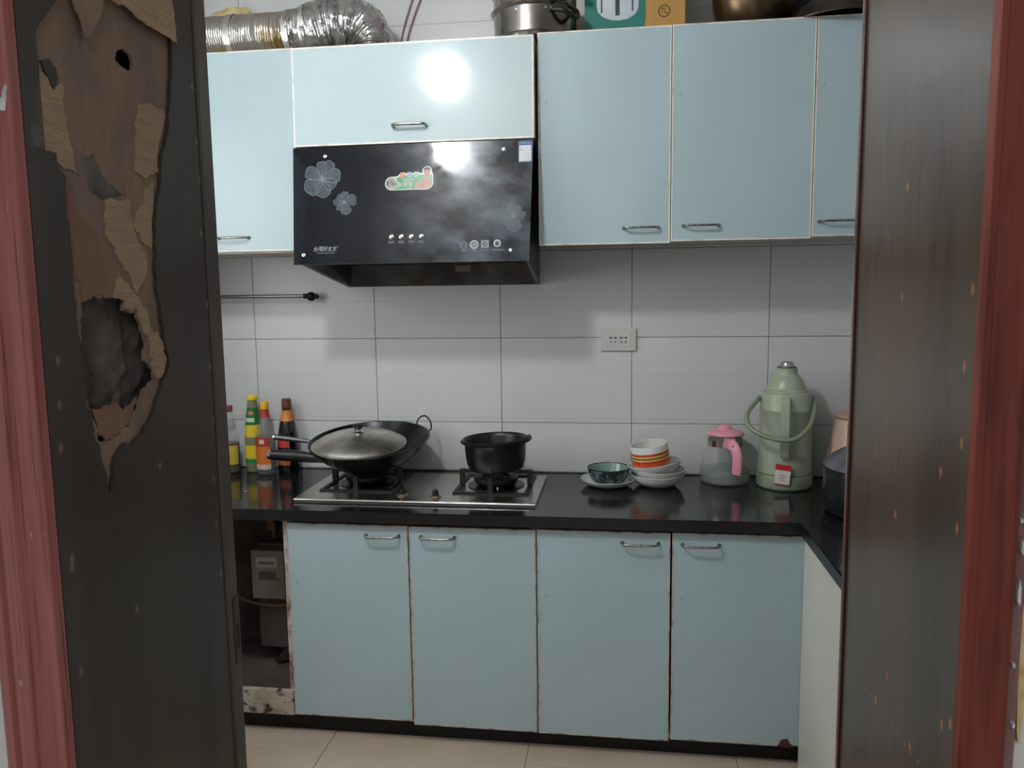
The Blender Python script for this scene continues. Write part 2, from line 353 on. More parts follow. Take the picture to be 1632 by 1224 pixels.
P7 = [(-1.992, 1.439), (-1.972, 1.439), (-1.962, 1.424), (-1.955, 1.398), (-1.967, 1.379), (-1.979, 1.375), (-1.986, 1.389), (-1.987, 1.413)]
P8 = [(-2.059, 1.486), (-2.043, 1.513), (-2.032, 1.505), (-2.012, 1.489), (-1.989, 1.464), (-1.979, 1.43), (-1.989, 1.426), (-2.003, 1.448), (-2.01, 1.468), (-2.036, 1.472), (-2.038, 1.483)]
SPOTS = [(-2.167, 1.681), (-2.171, 1.417), (-2.174, 1.368), (-2.178, 1.319), (-2.174, 1.19), (-2.175, 1.18), (-2.174, 1.054), (-2.063, 1.084), (-1.853, 1.133), (-1.848, 1.053), (-1.991, 1.257), (-1.844, 1.378), (-1.844, 1.296), (-1.842, 1.472), (-1.854, 1.206), (-1.848, 1.579), (-1.845, 1.713), (-1.849, 1.79), (-1.843, 1.659)]
SPOTS_R = [(-1.997, 1.599), (-1.996, 1.475), (-2.181, 1.483), (-2.172, 1.41), (-2.175, 1.337), (-2.006, 1.218), (-2.175, 1.253), (-2.13, 1.298), (-2.001, 1.013), (-2.184, 1.056), (-1.964, 0.963), (-2.084, 0.972), (-2.164, 1.044)]
CR = [(-1.925, 0.957), (-1.97, 0.969), (-2.033, 0.972), (-2.074, 0.974), (-2.108, 0.968)]

DV = mat('dark brown door veneer', '3d352e', .30, var='473e36', vscale=3, vstretch=(2, 2, .35), contrast=(.3, .75), spec=.35, det=2,
         layers=[('302a26', 4, (4, 4, .25), (.45, .8), 2)], spots=[((.36-.36, a+2.0, b), .0048) for a, b in SPOTS], spotcol='75675a')
FIB = mat('torn brown door fibre', '74635a', .85, var='86715f', vscale=14, vstretch=(1, 1, .6), bump=.6, bscale=90, spec=.1)
TAN = mat('tan ply under the veneer', '907a66', .85, var='9e866c', vscale=40, vstretch=(1, .5, 3), bump=.5, bscale=120, spec=.1)
PINK = mat('reddish brown ply', '745a4e', .85, var='80634f', vscale=25, bump=.5, bscale=90, spec=.1)
HOL = mat('grey brown hollow core', '6a625c', .95, var='494440', vscale=16, bump=.8, bscale=60, spec=.05)
DVE = mat('dark brown door edge', '40352e', .38, var='4c4038', vscale=12, vstretch=(2, 2, .4), spec=.4)
XFACE, YH, YE = .36, -2.193, -1.803
L = thing('door_1', 'dark brown left door leaf with torn veneer and a hole through its face', 'door', (.36, -2.0, 0), kind='structure')
def leafpoly(name, m, outer, holes, x0, x1, parent=L, amp=.002, seed=1, n=3):
    f = lambda x: (lambda p: (x-.36, p[0]+2.0, p[1]))
    bm = bmesh.new()
    prism(bm, jag(outer, n, amp, seed) if amp else outer, [jag(h, n, amp, seed+5+i) if amp else h for i, h in enumerate(holes)], f(x0), f(x1))
    return finish(bm, name, m, parent)
ztop, zbot = 2.05, .008
leafrect = [(YH, zbot), (YE-.036, zbot), (YE-.036, ztop), (YH, ztop)]
clip = lambda P: [(max(a, YH+.006), min(b, ztop-.03)) for a, b in P]
leafpoly('front_veneer', DV, leafrect, [jag(clip(PEEL), 3, .0022, 4)], .3555, .36, amp=0)
o = leafpoly('torn_layer', FIB, [(YH+.004, 1.15), (-1.84, 1.15), (-1.84, ztop-.01), (YH+.004, ztop-.01)], [jag(HOLE, 3, .003, 9), jag(SMALL, 2, .001, 2)], .3495, .3535, amp=0)
o['label'] = 'brown fibre layer bared by the torn veneer'
for i, (P, m, x0, x1) in enumerate(((P1, TAN, .3535, .3552), (P2, TAN, .3535, .3556), (P3, TAN, .3535, .356), (P4, TAN, .3535, .3556), (P5, PINK, .3535, .3548), (P6, PINK, .3510, .3535), (P7, TAN, .3535, .3575), (P8, TAN, .3535, .3562), (RECESS, HOL, .3535, .3541), (REMAIN, DV, .3535, .3566))):
    leafpoly('ply_flake', m, P, [], x0, x1, seed=20+i, amp=.0025)
# curled flaps of veneer at the top
for nm, P, lift, m in (('veneer_flap', FLAP, .010, TAN), ('veneer_flap', FLAP2, .006, FIB)):
    bm = bmesh.new(); q = jag(clip(P), 3, .002, 6)
    zb = min(b for a, b in q)
    fx_ = lambda p, o_: (.0005 + o_ - lift*.2 + lift*max(0, 1-(p[1]-zb)/.09)*.6, p[0]+2.0, p[1])
    prism(bm, q, (), lambda p: fx_(p, 0), lambda p: fx_(p, .0018)); finish(bm, nm, m, L)
leafpoly('rear_skin', HOL, [(YH, zbot), (YE+.008, zbot), (YE+.008, ztop), (YH, ztop)], [], .320, .3235, amp=0)
Boxes('core_frame', HOL, L, [(-.0365, -.0105+.006, YH+2.0, YH+2.035, zbot, ztop), (-.0365, -.0105+.006, -1.86+2, YE-.036+2, zbot, ztop), (-.0365, -.012, YH+2.0351, -1.8601+2, zbot, 1.15), (-.0365, -.012, YH+2.0351, -1.8601+2, 1.96, ztop)])
bm = bmesh.new()   # crumpled filling seen through the hole
gy = [-2.13+.012*i for i in range(19)]; gz = [1.20+.012*i for i in range(46)]
gv = [[bm.verts.new((-.026+.016*noise.noise(Vector((a*22, b*12, 3)))+.007*noise.noise(Vector((a*60, b*50, 1))), a+2.0, b)) for b in gz] for a in gy]
for i in range(len(gy)-1):
    for j in range(len(gz)-1): bm.faces.new([gv[i][j], gv[i+1][j], gv[i+1][j+1], gv[i][j+1]])
o = finish(bm, 'core_filling', HOL, L); o['label'] = 'grey crumpled core filling inside the hole'
# edge lip with the lock
bm = bmesh.new(); prism(bm, [(.3236, YE-.0345), (.3605, YE-.0345), (.3635, YE-.032), (.3615, YE), (.356, YE+.008), (.3236, YE+.008)], (), lambda p: (p[0]-.36, p[1]+2, zbot), lambda p: (p[0]-.36, p[1]+2, ztop))
lip = finish(bm, 'edge_lip', DVE, L)
Box('lock_plate', mat('dull lock plate', '4a423b', .45, .5), lip, -.006, .0045, YE+2-.018, YE+2-.002, .89, 1.0, bevel=.001)
Box('lock_slot', DARKGAP, lip, .0040, .0050, YE+2-.013, YE+2-.006, .915, .955)
Rr = thing('door_2', 'glossy dark brown right door leaf with small orange chips', 'door', (1.305, -2.0, 0), kind='structure')
DVR = mat('glossy brown door varnish', '45362a', .26, var='473b30', vscale=3, vstretch=(2, 2, .5), contrast=(.3, .75), spec=.6, det=2,
          layers=[('2e2620', 4, (4, 4, .3), (.45, .8), 2)], spots=[((0, a+2.0, b), .0050) for a, b in SPOTS_R]
          + [((0, CR[0][0]+(CR[-1][0]-CR[0][0])*k/9+2.0, CR[0][1]+(CR[-1][1]-CR[0][1])*k/9), .0022) for k in range(10)], spotcol='8a5c38', bump=.12, bscale=14)
bm = bmesh.new(); box(bm, 0, .040, -.193, .190, zbot, ztop); finish(bm, 'leaf_panel', DVR, Rr, bevel=.001)
Boxes('edge_strip', mat('pinkish worn door edge', '4a2a24', .45, var='8a6a60', vscale=30, vstretch=(1, 1, .2)), Rr, [(-.0015, .040, .1905, .199, zbot, ztop)], bevel=.001)
Boxes('inner_moulding', mat('dark red door edge', '30140f', .4), Rr, [(-.003, -.0001, .180, .188, zbot, ztop)])

# ------------------------------------------------------------------ kitchen ceiling lamp
t = thing('ceiling_lamp', 'round white ceiling lamp above the kitchen floor', 'lamp', LAMP_POS)
Lathe('base', PORC, t, [(0, .008), (.125, .008), (.125, -.02), (.108, -.03), (0, -.03)])
Lathe('shade', mat('lit lamp shade', 'f8fbff', .5, emit=LAMP_E), t, [(0.064, -.0305), (.071, -.050), (.073, -.072), (.069, -.096), (.055, -.118), (.03, -.130), (0, -.133)], 24)

# ================================================================== CABINETS
CT = .79          # counter top height
def handle_mesh():
    bm = bmesh.new()
    pts = [(-.055, 0, 0), (-.054, -.010, 0), (-.050, -.019, 0), (-.040, -.024, 0), (0, -.026, 0), (.040, -.024, 0), (.050, -.019, 0), (.054, -.010, 0), (.055, 0, 0)]
    tube(bm, smoothpath(pts, 3), [.0065, .0055, .0042] + [.0037]*19 + [.0042, .0055, .0065], 10)
    return bm
_hb = handle_mesh(); bmesh.ops.recalc_face_normals(_hb, faces=_hb.faces[:])
for f in _hb.faces: f.smooth = True
HM = bpy.data.meshes.new('handle'); _hb.to_mesh(HM); _hb.free(); HM.materials.append(HAND)
def add_handle(door, x, z, y, rot=0, sc=1, tilt=0):
    o = bpy.data.objects.new('handle', HM); COL.objects.link(o); o.parent = door; o.location = (x, y, z); o.rotation_euler = (tilt, rot, 0); o.scale = (sc,)*3
    return o
def door(parent, x0, x1, z0, z1, yf, th=.018, m=BLUE, hx=None, hz=None, hr=0, name='door', trim=TRIM, bw=.0042):
    """a door in its own frame: origin at the lower left of its front face"""
    w, h = x1-x0, z1-z0
    d = Box(name, m, parent, bw, w-bw, .0006, th, bw, h-bw, loc=(x0, yf, z0))
    bm = bmesh.new(); r = [(0, 0), (w, 0), (w, h), (0, h)]; i_ = [(bw, bw), (w-bw, bw), (w-bw, h-bw), (bw, h-bw)]
    prism(bm, r, [i_], lambda p: (p[0], 0, p[1]), lambda p: (p[0], th, p[1]))
    finish(bm, 'edge_trim', trim, d)
    if hx is not None: add_handle(d, hx-x0, hz-z0, .0006, hr)
    return d
def carcass(parent, x0, x1, y0, y1, z0, z1, t=.016, shelf=True, m=CARC, top=True, back=True):
    l = [(x0, x0+t, y0, y1, z0, z1), (x1-t, x1, y0, y1, z0, z1), (x0+t, x1-t, y0, y1, z0, z0+t)]
    if top: l.append((x0+t, x1-t, y0, y1, z1-t, z1))
    if back: l.append((x0+t, x1-t, y1-.006, y1, z0+t, z1-t if top else z1))
    c = Boxes('carcass', m, parent, l)
    if shelf: Box('shelf', m, parent, x0+t, x1-t, y0+.03, y1-.006, (z0+z1)/2, (z0+z1)/2+t)
    return c
yb = -.58
U = thing('base_cabinet', 'pale blue two door base cabinet under the stove', 'cabinet', (.309, -.3, 0))
U2 = thing('base_cabinet', 'pale blue two door base cabinet under the bowls, chipped at its lower right', 'cabinet', (1.1309, -.3, 0))
for T, x0, x1 in ((U, -.106, .7198), (U2, .7212, 1.5395)):
    ox = T.location.x
    carcass(T, x0-ox, x1-ox, yb+.3+.0185, .294, .066, .7535, top=False)
    Box('plinth', DARKGAP, T, x0-ox, x1-ox, yb+.045+.3, yb+.06+.3, 0, .0655)
for T, x0, x1, z0, z1, hx in ((U, -.1035, .3050, .0775, .7420, .221), (U, .3090, .7185, .0660, .7405, .403), (U2, .7230, 1.1350, .0645, .7425, 1.044), (U2, 1.1410, 1.5395, .0705, .7440, 1.2265)):
    ox = T.location.x
    d = door(T, x0-ox, x1-ox, z0, z1, yb+.3, hx=hx-ox, hz=.708, trim=TRIMD)
    if hx > 1.2:
        pl = jag([(0, 0), (.012, .022), (.030, .026), (.040, .008), (.062, .002), (.062, -.0005), (0, -.0005)], 2, .002, 3)
        bm = bmesh.new(); prism(bm, pl, (), lambda p: (p[0], -.0006, p[1]), lambda p: (p[0], .004, p[1]))
        o = finish(bm, 'bare_board_chip', mat('bare brown chipboard', '5a3624', .9, var='3c2014', vscale=50, bump=.5), d, (.327, 0, .0005)); o['label'] = 'brown patch where the laminate has broken off'
# open bay on the left
B = thing('open_base_cabinet', 'open doorless base cabinet bay holding the gas meter, with a dirty white bottom board', 'cabinet', (-.45, -.3, 0))
dk = mat('dark brown cabinet inside', '5c534b', .8, var='3a332d', vscale=6, contrast=(.35, .7))  # mottled dark brown board for the inside of the open bay
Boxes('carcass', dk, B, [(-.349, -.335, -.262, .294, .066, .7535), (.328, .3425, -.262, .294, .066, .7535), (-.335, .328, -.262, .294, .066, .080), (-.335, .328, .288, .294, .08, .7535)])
Box('side_edge', TRIMD, B, .3270, .3435, -.2635, -.2621, .066, .7535)
o = Box('bottom_rail', mat('dirty white board', 'a69c90', .7, var='75624f', vscale=9, contrast=(.42, .7), layers=[('33241c', 26, (1, 1, 2), (.55, .68), 4)]), B, -.349, .3425, -.2805, -.264, .073, .158, bevel=.001)
o['label'] = 'stained white board across the bottom of the open bay'
Box('plinth', DARKGAP, B, -.349, .3425, yb+.345, yb+.36, 0, .0655)
# return cabinet on the right
R_ = thing('return_cabinet', 'white sided base cabinet under the return counter on the right', 'cabinet', (1.83, -1.05, 0))
WHITE = mat('white cabinet side', 'c2c2ba', .45, var='b4b3a8', vscale=2)
Boxes('carcass', WHITE, R_, [(-.2885, .28,   .452, .468, 0, .7535), (-.2885, .28, -.48, -.464, 0, .7535), (.264, .28, -.464, .464, 0, .7535), (-.2885, .264, -.464, .464, .04, .056)])
Box('side_panel', WHITE, R_, -.300, -.289, -.48, .468, 0.002, .7525, bevel=.001)

# L-shaped worktop
bm = bmesh.new()
poly = [(XL+.002, -.001), (XR-.002, -.001), (XR-.002, -1.55), (1.5148, -1.55), (1.5148, -.60), (XL+.002, -.60)]
prism(bm, poly, (), lambda p: (p[0], p[1], CT-.0361), lambda p: (p[0], p[1], CT))
bmesh.ops.bevel(bm, geom=[e for e in bm.edges if all(abs(v.co.z-CT) < 1e-5 for v in e.verts)], offset=.003, segments=2, affect='EDGES')
for f in bm.faces:
    f.normal_update()
    if abs(f.normal.z) < .3: f.material_index = 1
t = finish(bm, 'worktop', [STONE, STONEF], None); tag(t, 'black stone L-shaped kitchen worktop', 'worktop')
t = Box('wall_seal', mat('dingy sealant', '55514b', .7, var='2c2a27', vscale=80), None, XL+.003, XR-.003, -.005, -.0012, CT+.0001, CT+.004)
t['kind'] = 'structure'; t.name = 'baseboard_back'; tag(t, 'thin grimy sealant strip where the worktop meets the tiles', 'sealant', kind='structure')

# upper cabinets
yu = -.33
A_ = thing('wall_cabinet', 'pale blue wall cabinet left of the cooker hood', 'cabinet', (-.45, -.165, 1.63))
carcass(A_, -.348, .335, -.146, .163, 0, .677, shelf=True)
door(A_, -.348, -.008, .002, .678, -.165)
door(A_, -.004, .334, .006, .678, -.165, hx=.092, hz=.0535)
Q = thing('wall_cabinet', 'pale blue two door wall cabinet right of the cooker hood', 'cabinet', (1.145, -.165, 1.635))
carcass(Q, -.431, .4325, -.146, .163, .012, .6775)
door(Q, -.4315, -.006, 0, .676, -.165, hx=-.099, hz=.0505)
door(Q, -.0035, .4320, .005, .677, -.165, hx=.092, hz=.0530)
Q3 = thing('wall_cabinet', 'pale blue wall cabinet at the far right behind the brown door', 'cabinet', (1.83, -.165, 1.64))
carcass(Q3, -.251, .286, -.146, .163, .012, .6725)
door(Q3, -.2505, .016, .006, .672, -.165, hx=-.172, hz=.052)
door(Q3, .019, .286, .006, .672, -.165)
# cabinet above the hood, its flap tilted slightly forward
H0 = thing('hood_cabinet', 'pale blue flap door cabinet above the cooker hood, reflecting the lamp', 'cabinet', (.2998, -.175, 1.975))
carcass(H0, -.4040, .4040, -.168, .173, .006, .318, shelf=False)
tl = math.radians(2.1)
fd = Box('flap_door', BLUEG, H0, .0055, .8045, .0006, .016, .0055, .3165, loc=(-.4055, -.1967, .001), rot=(-tl, 0, 0))
bm = bmesh.new(); prism(bm, [(0, 0), (.810, 0), (.810, .322), (0, .322)], [[(.0055, .0055), (.8045, .0055), (.8045, .3165), (.0055, .3165)]], lambda p: (p[0], 0, p[1]), lambda p: (p[0], .0165, p[1]))
finish(bm, 'edge_trim', STEELB if False else mat('silvery white edge banding', 'd2cfc8', .25, var='a39a8c', vscale=16, contrast=(.5, .8)), fd)
Tube('handle', HAND, fd, [(-.055+.4, .0006, .052), (-.0545+.4, -.013, .053), (-.047+.4, -.024, .054), (.4, -.027, .054), (.447, -.024, .054), (.4545, -.013, .053), (.455, .0006, .052)], .0048, 10, smooth_n=5)

# ================================================================== COOKER HOOD
HD = thing('cooker_hood', 'black glass fronted cooker hood with white flower print above the stove', 'cooker hood', (.2965, -.20, 1.50))
GX = .2965
body = [(-.385, -.19), (.385, -.19)]
bm = bmesh.new()   # sheet metal body, hollow below
def quadset(bm, P, faces):
    v = [bm.verts.new(p) for p in P]
    for f in faces: bm.faces.new([v[i] for i in f])
y0f, y0b = -.223, .195
P = [(-.378, y0f, .085), (.392, y0f, .085), (.386, y0b, .010), (-.362, y0b, .010), (-.385, -.160, .466), (.385, -.160, .466), (.385, y0b, .466), (-.385, y0b, .466)]
quadset(bm, P, [(0, 1, 5, 4), (1, 2, 6, 5), (2, 3, 7, 6), (3, 0, 4, 7), (4, 5, 6, 7)])
inn = [(-.366, y0f+.012, .0832), (.380, y0f+.012, .0832), (.373, y0b-.012, .0122), (-.349, y0b-.012, .0122), (-.340, y0f+.06, .13), (.350, y0f+.06, .13), (.345, y0b-.04, .09), (-.325, y0b-.04, .09)]
a = [bm.verts.new(p) for p in P[:4]]; b = [bm.verts.new(p) for p in inn]
for i in range(4):
    j = (i+1) % 4; bm.faces.new([a[i], a[j], b[j], b[i]]); bm.faces.new([b[i], b[j], b[4+j], b[4+i]])
bm.faces.new(b[4:])
bmesh.ops.remove_doubles(bm, verts=bm.verts[:], dist=.0003)
finish(bm, 'body', mat('dark stained hood steel', '5b5a57', .38, .8, var='3a3734', vscale=7), HD)
gr = Box('oil_drain', mat('brown greasy drain', '3a2216', .4, var='1c110b', vscale=60), HD, .095, .175, -.02, .01, .078, .1075, bevel=.003)
Box('drain_cup', mat('clear grey cup', '5a554e', .3), HD, .108, .162, -.016, .006, .058, .0775, bevel=.004)
tg = math.radians(8.9)
GL = math.hypot(.388, .065)
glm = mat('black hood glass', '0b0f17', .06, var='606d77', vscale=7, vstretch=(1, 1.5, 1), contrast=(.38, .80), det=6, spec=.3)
# grease haze with part of the lamp halo painted in, heavier on the right
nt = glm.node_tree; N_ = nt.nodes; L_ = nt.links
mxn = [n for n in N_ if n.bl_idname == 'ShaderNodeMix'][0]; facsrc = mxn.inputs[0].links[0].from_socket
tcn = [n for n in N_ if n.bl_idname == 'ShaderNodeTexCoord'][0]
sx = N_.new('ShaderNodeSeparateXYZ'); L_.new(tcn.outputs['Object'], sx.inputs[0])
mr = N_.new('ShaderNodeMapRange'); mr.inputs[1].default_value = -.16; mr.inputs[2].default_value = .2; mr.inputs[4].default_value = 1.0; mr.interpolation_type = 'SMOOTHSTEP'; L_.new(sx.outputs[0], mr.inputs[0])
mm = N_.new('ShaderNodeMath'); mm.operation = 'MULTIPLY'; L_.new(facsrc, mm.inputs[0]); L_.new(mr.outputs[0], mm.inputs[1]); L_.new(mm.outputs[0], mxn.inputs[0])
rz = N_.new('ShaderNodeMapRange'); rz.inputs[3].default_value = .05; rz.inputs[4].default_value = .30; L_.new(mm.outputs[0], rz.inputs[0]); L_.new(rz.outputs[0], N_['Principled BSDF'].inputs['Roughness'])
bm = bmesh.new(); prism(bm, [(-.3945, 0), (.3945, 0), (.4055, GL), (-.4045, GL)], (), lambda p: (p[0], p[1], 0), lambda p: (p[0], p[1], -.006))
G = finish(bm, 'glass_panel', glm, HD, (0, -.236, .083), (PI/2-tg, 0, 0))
prt = mat('white glass print', '8e9aa0', .3); prf = mat('faint grey glass print', '3b464d', .25, var='232c33', vscale=45, contrast=(.4, .7)); prd = mat('pale print', '6d777c', .4)
def flower(cx, cy, R, rot, petals, line, seed):
    rnd = random.Random(seed); fills = bmesh.new(); lines = bmesh.new(); veins = bmesh.new()
    for k, (a, L0, w) in enumerate(petals):
        a = math.radians(a)+rot; pts = []
        n = 30; W_ = .50*w*R; LL = L0*R
        for i in range(n):
            s = 2*PI*i/n; al = LL*(.53-.47*math.cos(s)); q = al/LL
            lat = W_*math.sin(s)*(.30+.70*q)
            al += R*.03*math.sin(5*s+k)*(q > .6)
            pts.append((cx+al*math.cos(a)-lat*math.sin(a), cy+al*math.sin(a)+lat*math.cos(a)))
        pts.append(pts[0])
        tz = .00012+.00004*k
        try:
            prism(fills, pts[:-1], (), lambda p: (p[0], p[1], tz), lambda p: (p[0], p[1], 0))
        except Exception: pass
        tube(lines, [(p[0], p[1], .0004) for p in pts], line, 4, caps=False)
        for q in range(-2, 3):
            an = a+w*q*.13
            tube(veins, [(cx+R*L0*.12*math.cos(an), cy+R*L0*.12*math.sin(an), .0003), (cx+R*L0*.8*math.cos(an), cy+R*L0*.8*math.sin(an), .0003)], [line*.6, line*.25], 4, caps=False)
    prism(veins, circ(cx, cy, R*.1, 10), (), lambda p: (p[0], p[1], .0006), lambda p: (p[0], p[1], 0))
    f = finish(fills, 'flower_print', prf, G)
    l = finish(lines, 'flower_outline', prt, G)
    v = finish(veins, 'flower_veins', prd, G); return f
flower(-.300, .285, .064, 0, [(15, 1.0, 1.05), (62, 1.05, .8), (95, .95, .7), (150, 1.02, .95), (215, 1.05, 1.25), (275, .95, 1.1), (330, .8, .9)], .0007, 1)
flower(-.222, .205, .041, .3, [(0, 1, 1.3), (70, .9, .8), (115, .85, .7), (160, .95, .7), (205, .85, .6), (265, 1, 1.2)], .0003, 2)
flower(.343, .143, .045, .2, [(0, .9, .6), (50, .9, .6), (95, 1, .7), (150, 1, .9), (200, .7, .7), (265, 1.05, 1.4)], .0003, 3)
SCR = mat('chrome', 'd8d8d6', .12, 1)
for x, y in ((-.292, .362), (.310, .363), (-.360, .032), (.335, .034)):
    Lathe('screw', SCR, G, [(0, .004), (.0035, .004), (.0038, .002), (.006, .0015), (.0062, 0), (0, 0)], 16, loc=(x, y, .0001))
for i in range(4):
    b_ = Lathe('push_button', SCR, G, [(0, .007), (.0035, .007), (.0045, .005), (.0048, .0025), (.0075, .0035), (.0092, .002), (.0095, 0), (0, 0)], 20, loc=(-.0605+.0335*i, .086, .0001))
    Text('lettering', ['照明', '慢速', '快速', '停止'][i], .0095, prd, G, (-.0605+.0335*i, .068, .0002))
Text('lettering', '台湾好太太', .019, prt, G, (-.328, .050, .0002), align='LEFT', shear=.15, sx=.86)
Text('lettering', '®', .008, prd, G, (-.243, .058, .0002))
Text('lettering', 'TAIWAN HAOTAITAI', .0065, prd, G, (-.315, .037, .0002), align='LEFT')
# certification marks
pm = mat('grey blue print', '67757c', .4)
Plate('quality_mark', pm, G, circ(.181, .054, .0115, 20), [circ(.181, .054, .0095, 20)], t=.0002); Text('lettering', 'CCC', .010, pm, G, (.181, .054, .0002))
Plate('quality_mark', prt, G, circ(.216, .055, .0145, 24), [circ(.216, .055, .0095, 20)], t=.0002); Plate('quality_mark_centre', prd, G, circ(.216, .055, .0075, 20), t=.0002)
Plate('quality_mark', prd, G, rrect(.238, .264, .043, .069, .001), [circ(.251, .056, .009, 4)], t=.0001); Plate('quality_mark_centre', prd, G, circ(.251, .056, .0055, 4), t=.0002)
Plate('quality_mark', prt, G, circ(.291, .058, .0125, 18), [circ(.291, .057, .0065, 12)], t=.0002); Text('lettering', '中国', .007, prd, G, (.291, .057, .0002))
for x, w in ((.181, .018), (.216, .018), (.251, .028), (.291, .040)):
    Plate('print_line', pm, G, rrect(x-w/2, x+w/2, .0355, .0375, .0005, 1), t=.0001)
# green sticker with a man's picture
cream = mat('sticker cream edge', 'aeb4a6', .35); grn = mat('sticker green', '287a48', .3); skin = mat('sticker skin tone', '9c786c', .35, var='8d6a5f', vscale=60); hair = mat('sticker hair', '4b3c38', .5)
sk = Plate('sticker', cream, G, [(-.070, .240), (.060, .240)] + circ(.056, .262, .022, 8, a0=-PI/2, a1=0)[1:] + [(.078, .290), (.074, .296)] + circ(.0575, .300, .0165, 12, a0=0, a1=PI)[0:] + [(.040, .292), (.028, .299), (.014, .299), (.010, .294), (.002, .299), (-.008, .299), (-.012, .294), (-.020, .299), (-.032, .298), (-.038, .290), (-.045, .286)] + circ(-.062, .263, .0225, 14, a0=PI*.45, a1=PI*1.45), t=.0006)
sk['label'] = 'green oval sticker with a portrait and white writing'
Plate('sticker_field', grn, sk, [(-.060, .243), (.062, .243), (.074, .256), (.075, .288), (.040, .289), (-.030, .289), (-.045, .28)], t=.0008)
Plate('sticker_picture', skin, sk, [(.014, .244), (.060, .2435), (.072, .253), (.074, .268), (.066, .274), (.062, .281), (.068, .292), (.066, .306), (.057, .312), (.048, .306), (.046, .294), (.051, .283), (.050, .276), (.032, .270), (.016, .262)], t=.0012)
Plate('sticker_picture', hair, sk, [(.045, .298), (.047, .310), (.057, .3145), (.067, .310), (.0695, .298), (.066, .304), (.057, .307), (.049, .304)], t=.0014)
for x in (.0535, .0605): Plate('sticker_picture', hair, sk, circ(x, .2985, .0012, 6), t=.0014)
Plate('sticker_picture', mat('sticker red', 'a0443c', .4), sk, rrect(.0540, .0600, .2885, .2900, .0005, 1), t=.0014)
Plate('sticker_badge', cream, sk, circ(-.062, .2635, .0205, 24), [circ(-.062, .2635, .0185, 20)], t=.0014)
Plate('sticker_badge', mat('sticker dark picture', '3f3230', .4, var='8a8a86', vscale=70), sk, circ(-.062, .2635, .0185, 20), t=.0010)
for x, c in ((-.026, 'b8694a'), (-.001, '6f8aa8'), (.022, '7f9a80')):
    Plate('sticker_badge', mat('sticker badge '+c, c, .35), sk, circ(x, .289, .0090, 16), t=.0016)
Text('lettering', '静/爆吸', .0195, cream, sk, (-.018, .2575, .0010), sx=.85, ext=.0004); Text('lettering', '吸油烟机', .0095, cream, sk, (-.006, .2735, .0010)); Text('lettering', '大风量', .006, cream, sk, (-.004, .2455, .0010))
# energy label
el = Plate('energy_label', mat('blue label', '2f4d78', .4), G, rrect(.3575, .4030, .318, .388, .001, 1), t=.0003); el['label'] = 'white and blue energy label in the upper right corner'
Plate('label_sheet', mat('label paper', 'b9bec0', .5), el, rrect(.3605, .3995, .322, .3735, .001, 1), t=.0005)
Text('lettering', '中国能效标识', .0062, mat('label pale blue', '7f93b0', .5), el, (.3803, .3805, .0003))
for j, c in enumerate(('4f8a50', '7fa04a', 'a0523c')):
    Plate('label_bar', mat('label bar '+c, c, .5), el, rrect(.3635, .3665+.003*j, .3655-.0045*j, .3680-.0045*j, .0003, 1), t=.0007)
for j in range(5): Plate('label_line', mat('label grey', '9a9d9e', .5), el, rrect(.3640, .3960-.004*(j % 2), .3475-.005*j, .3483-.005*j, .0002, 1), t=.0007)

# towel rail on the tiles
TR = thing('towel_rail', 'dark metal towel rail with a ball end on the tiles below the left wall cabinet', 'towel rail', (-.45, -.05, 1.472))
bz = mat('dark bronze', '2b2321', .35, .8)
Tube('rail', mat('tarnished steel rod', '7b7876', .25, 1), TR, [(-.335, 0, .007), (.236, 0, .006)], .0065, 12)
for sx_ in (-.335, .252):
    Lathe('end_knob', bz, TR, [(0, -.018), (.009, -.016), (.0155, -.009), (.018, 0), (.0155, .009), (.009, .016), (0, .018)], 20, loc=(sx_, 0, .004))
    Tube('wall_post', bz, TR, [(sx_, .012, .004), (sx_, .0495, .004)], [.008, .011], 14)
    Tube('collar', bz, TR, [(sx_-.03 if sx_ > 0 else sx_+.016, 0, .006), (sx_-.016 if sx_ > 0 else sx_+.03, 0, .006)], .0095, 14)

# wall socket
SK = thing('wall_socket', 'white double wall socket on the tiles above the bowls', 'socket', (.9735, -.0006, 1.302))
PLW = mat('white socket plastic', 'b6b8b4', .35)
Box('face_plate', PLW, SK, -.0645, .0645, -.010, 0, -.041, .041, bevel=.004)
Box('insert', PLW, SK, -.044, .044, -.0118, -.0098, -.027, .027, bevel=.001)
for x in (-.0195, .0195):
    for dx in (-.0095, .0095):
        Lathe('pin_hole', DARKGAP, SK, [(0, 0), (.0036, 0), (.0036, .001), (0, .001)], 12, loc=(x+dx, -.0116, .007), rot=(PI/2, 0, 0))
        Box('pin_slot', DARKGAP, SK, -.0015, .0015, -.0008, .0004, -.0045, .0045, loc=(x+dx*.8, -.0118, -.009), rot=(0, -.5 if dx < 0 else .5, 0))
Box('centre_slot', mat('socket grey', '6f716e', .5), SK, -.025, -.014, -.0122, -.0115, .0055, .0085); Box('centre_slot', mat('socket grey', '6f716e', .5), SK, .014, .025, -.0122, -.0115, .0055, .0085)

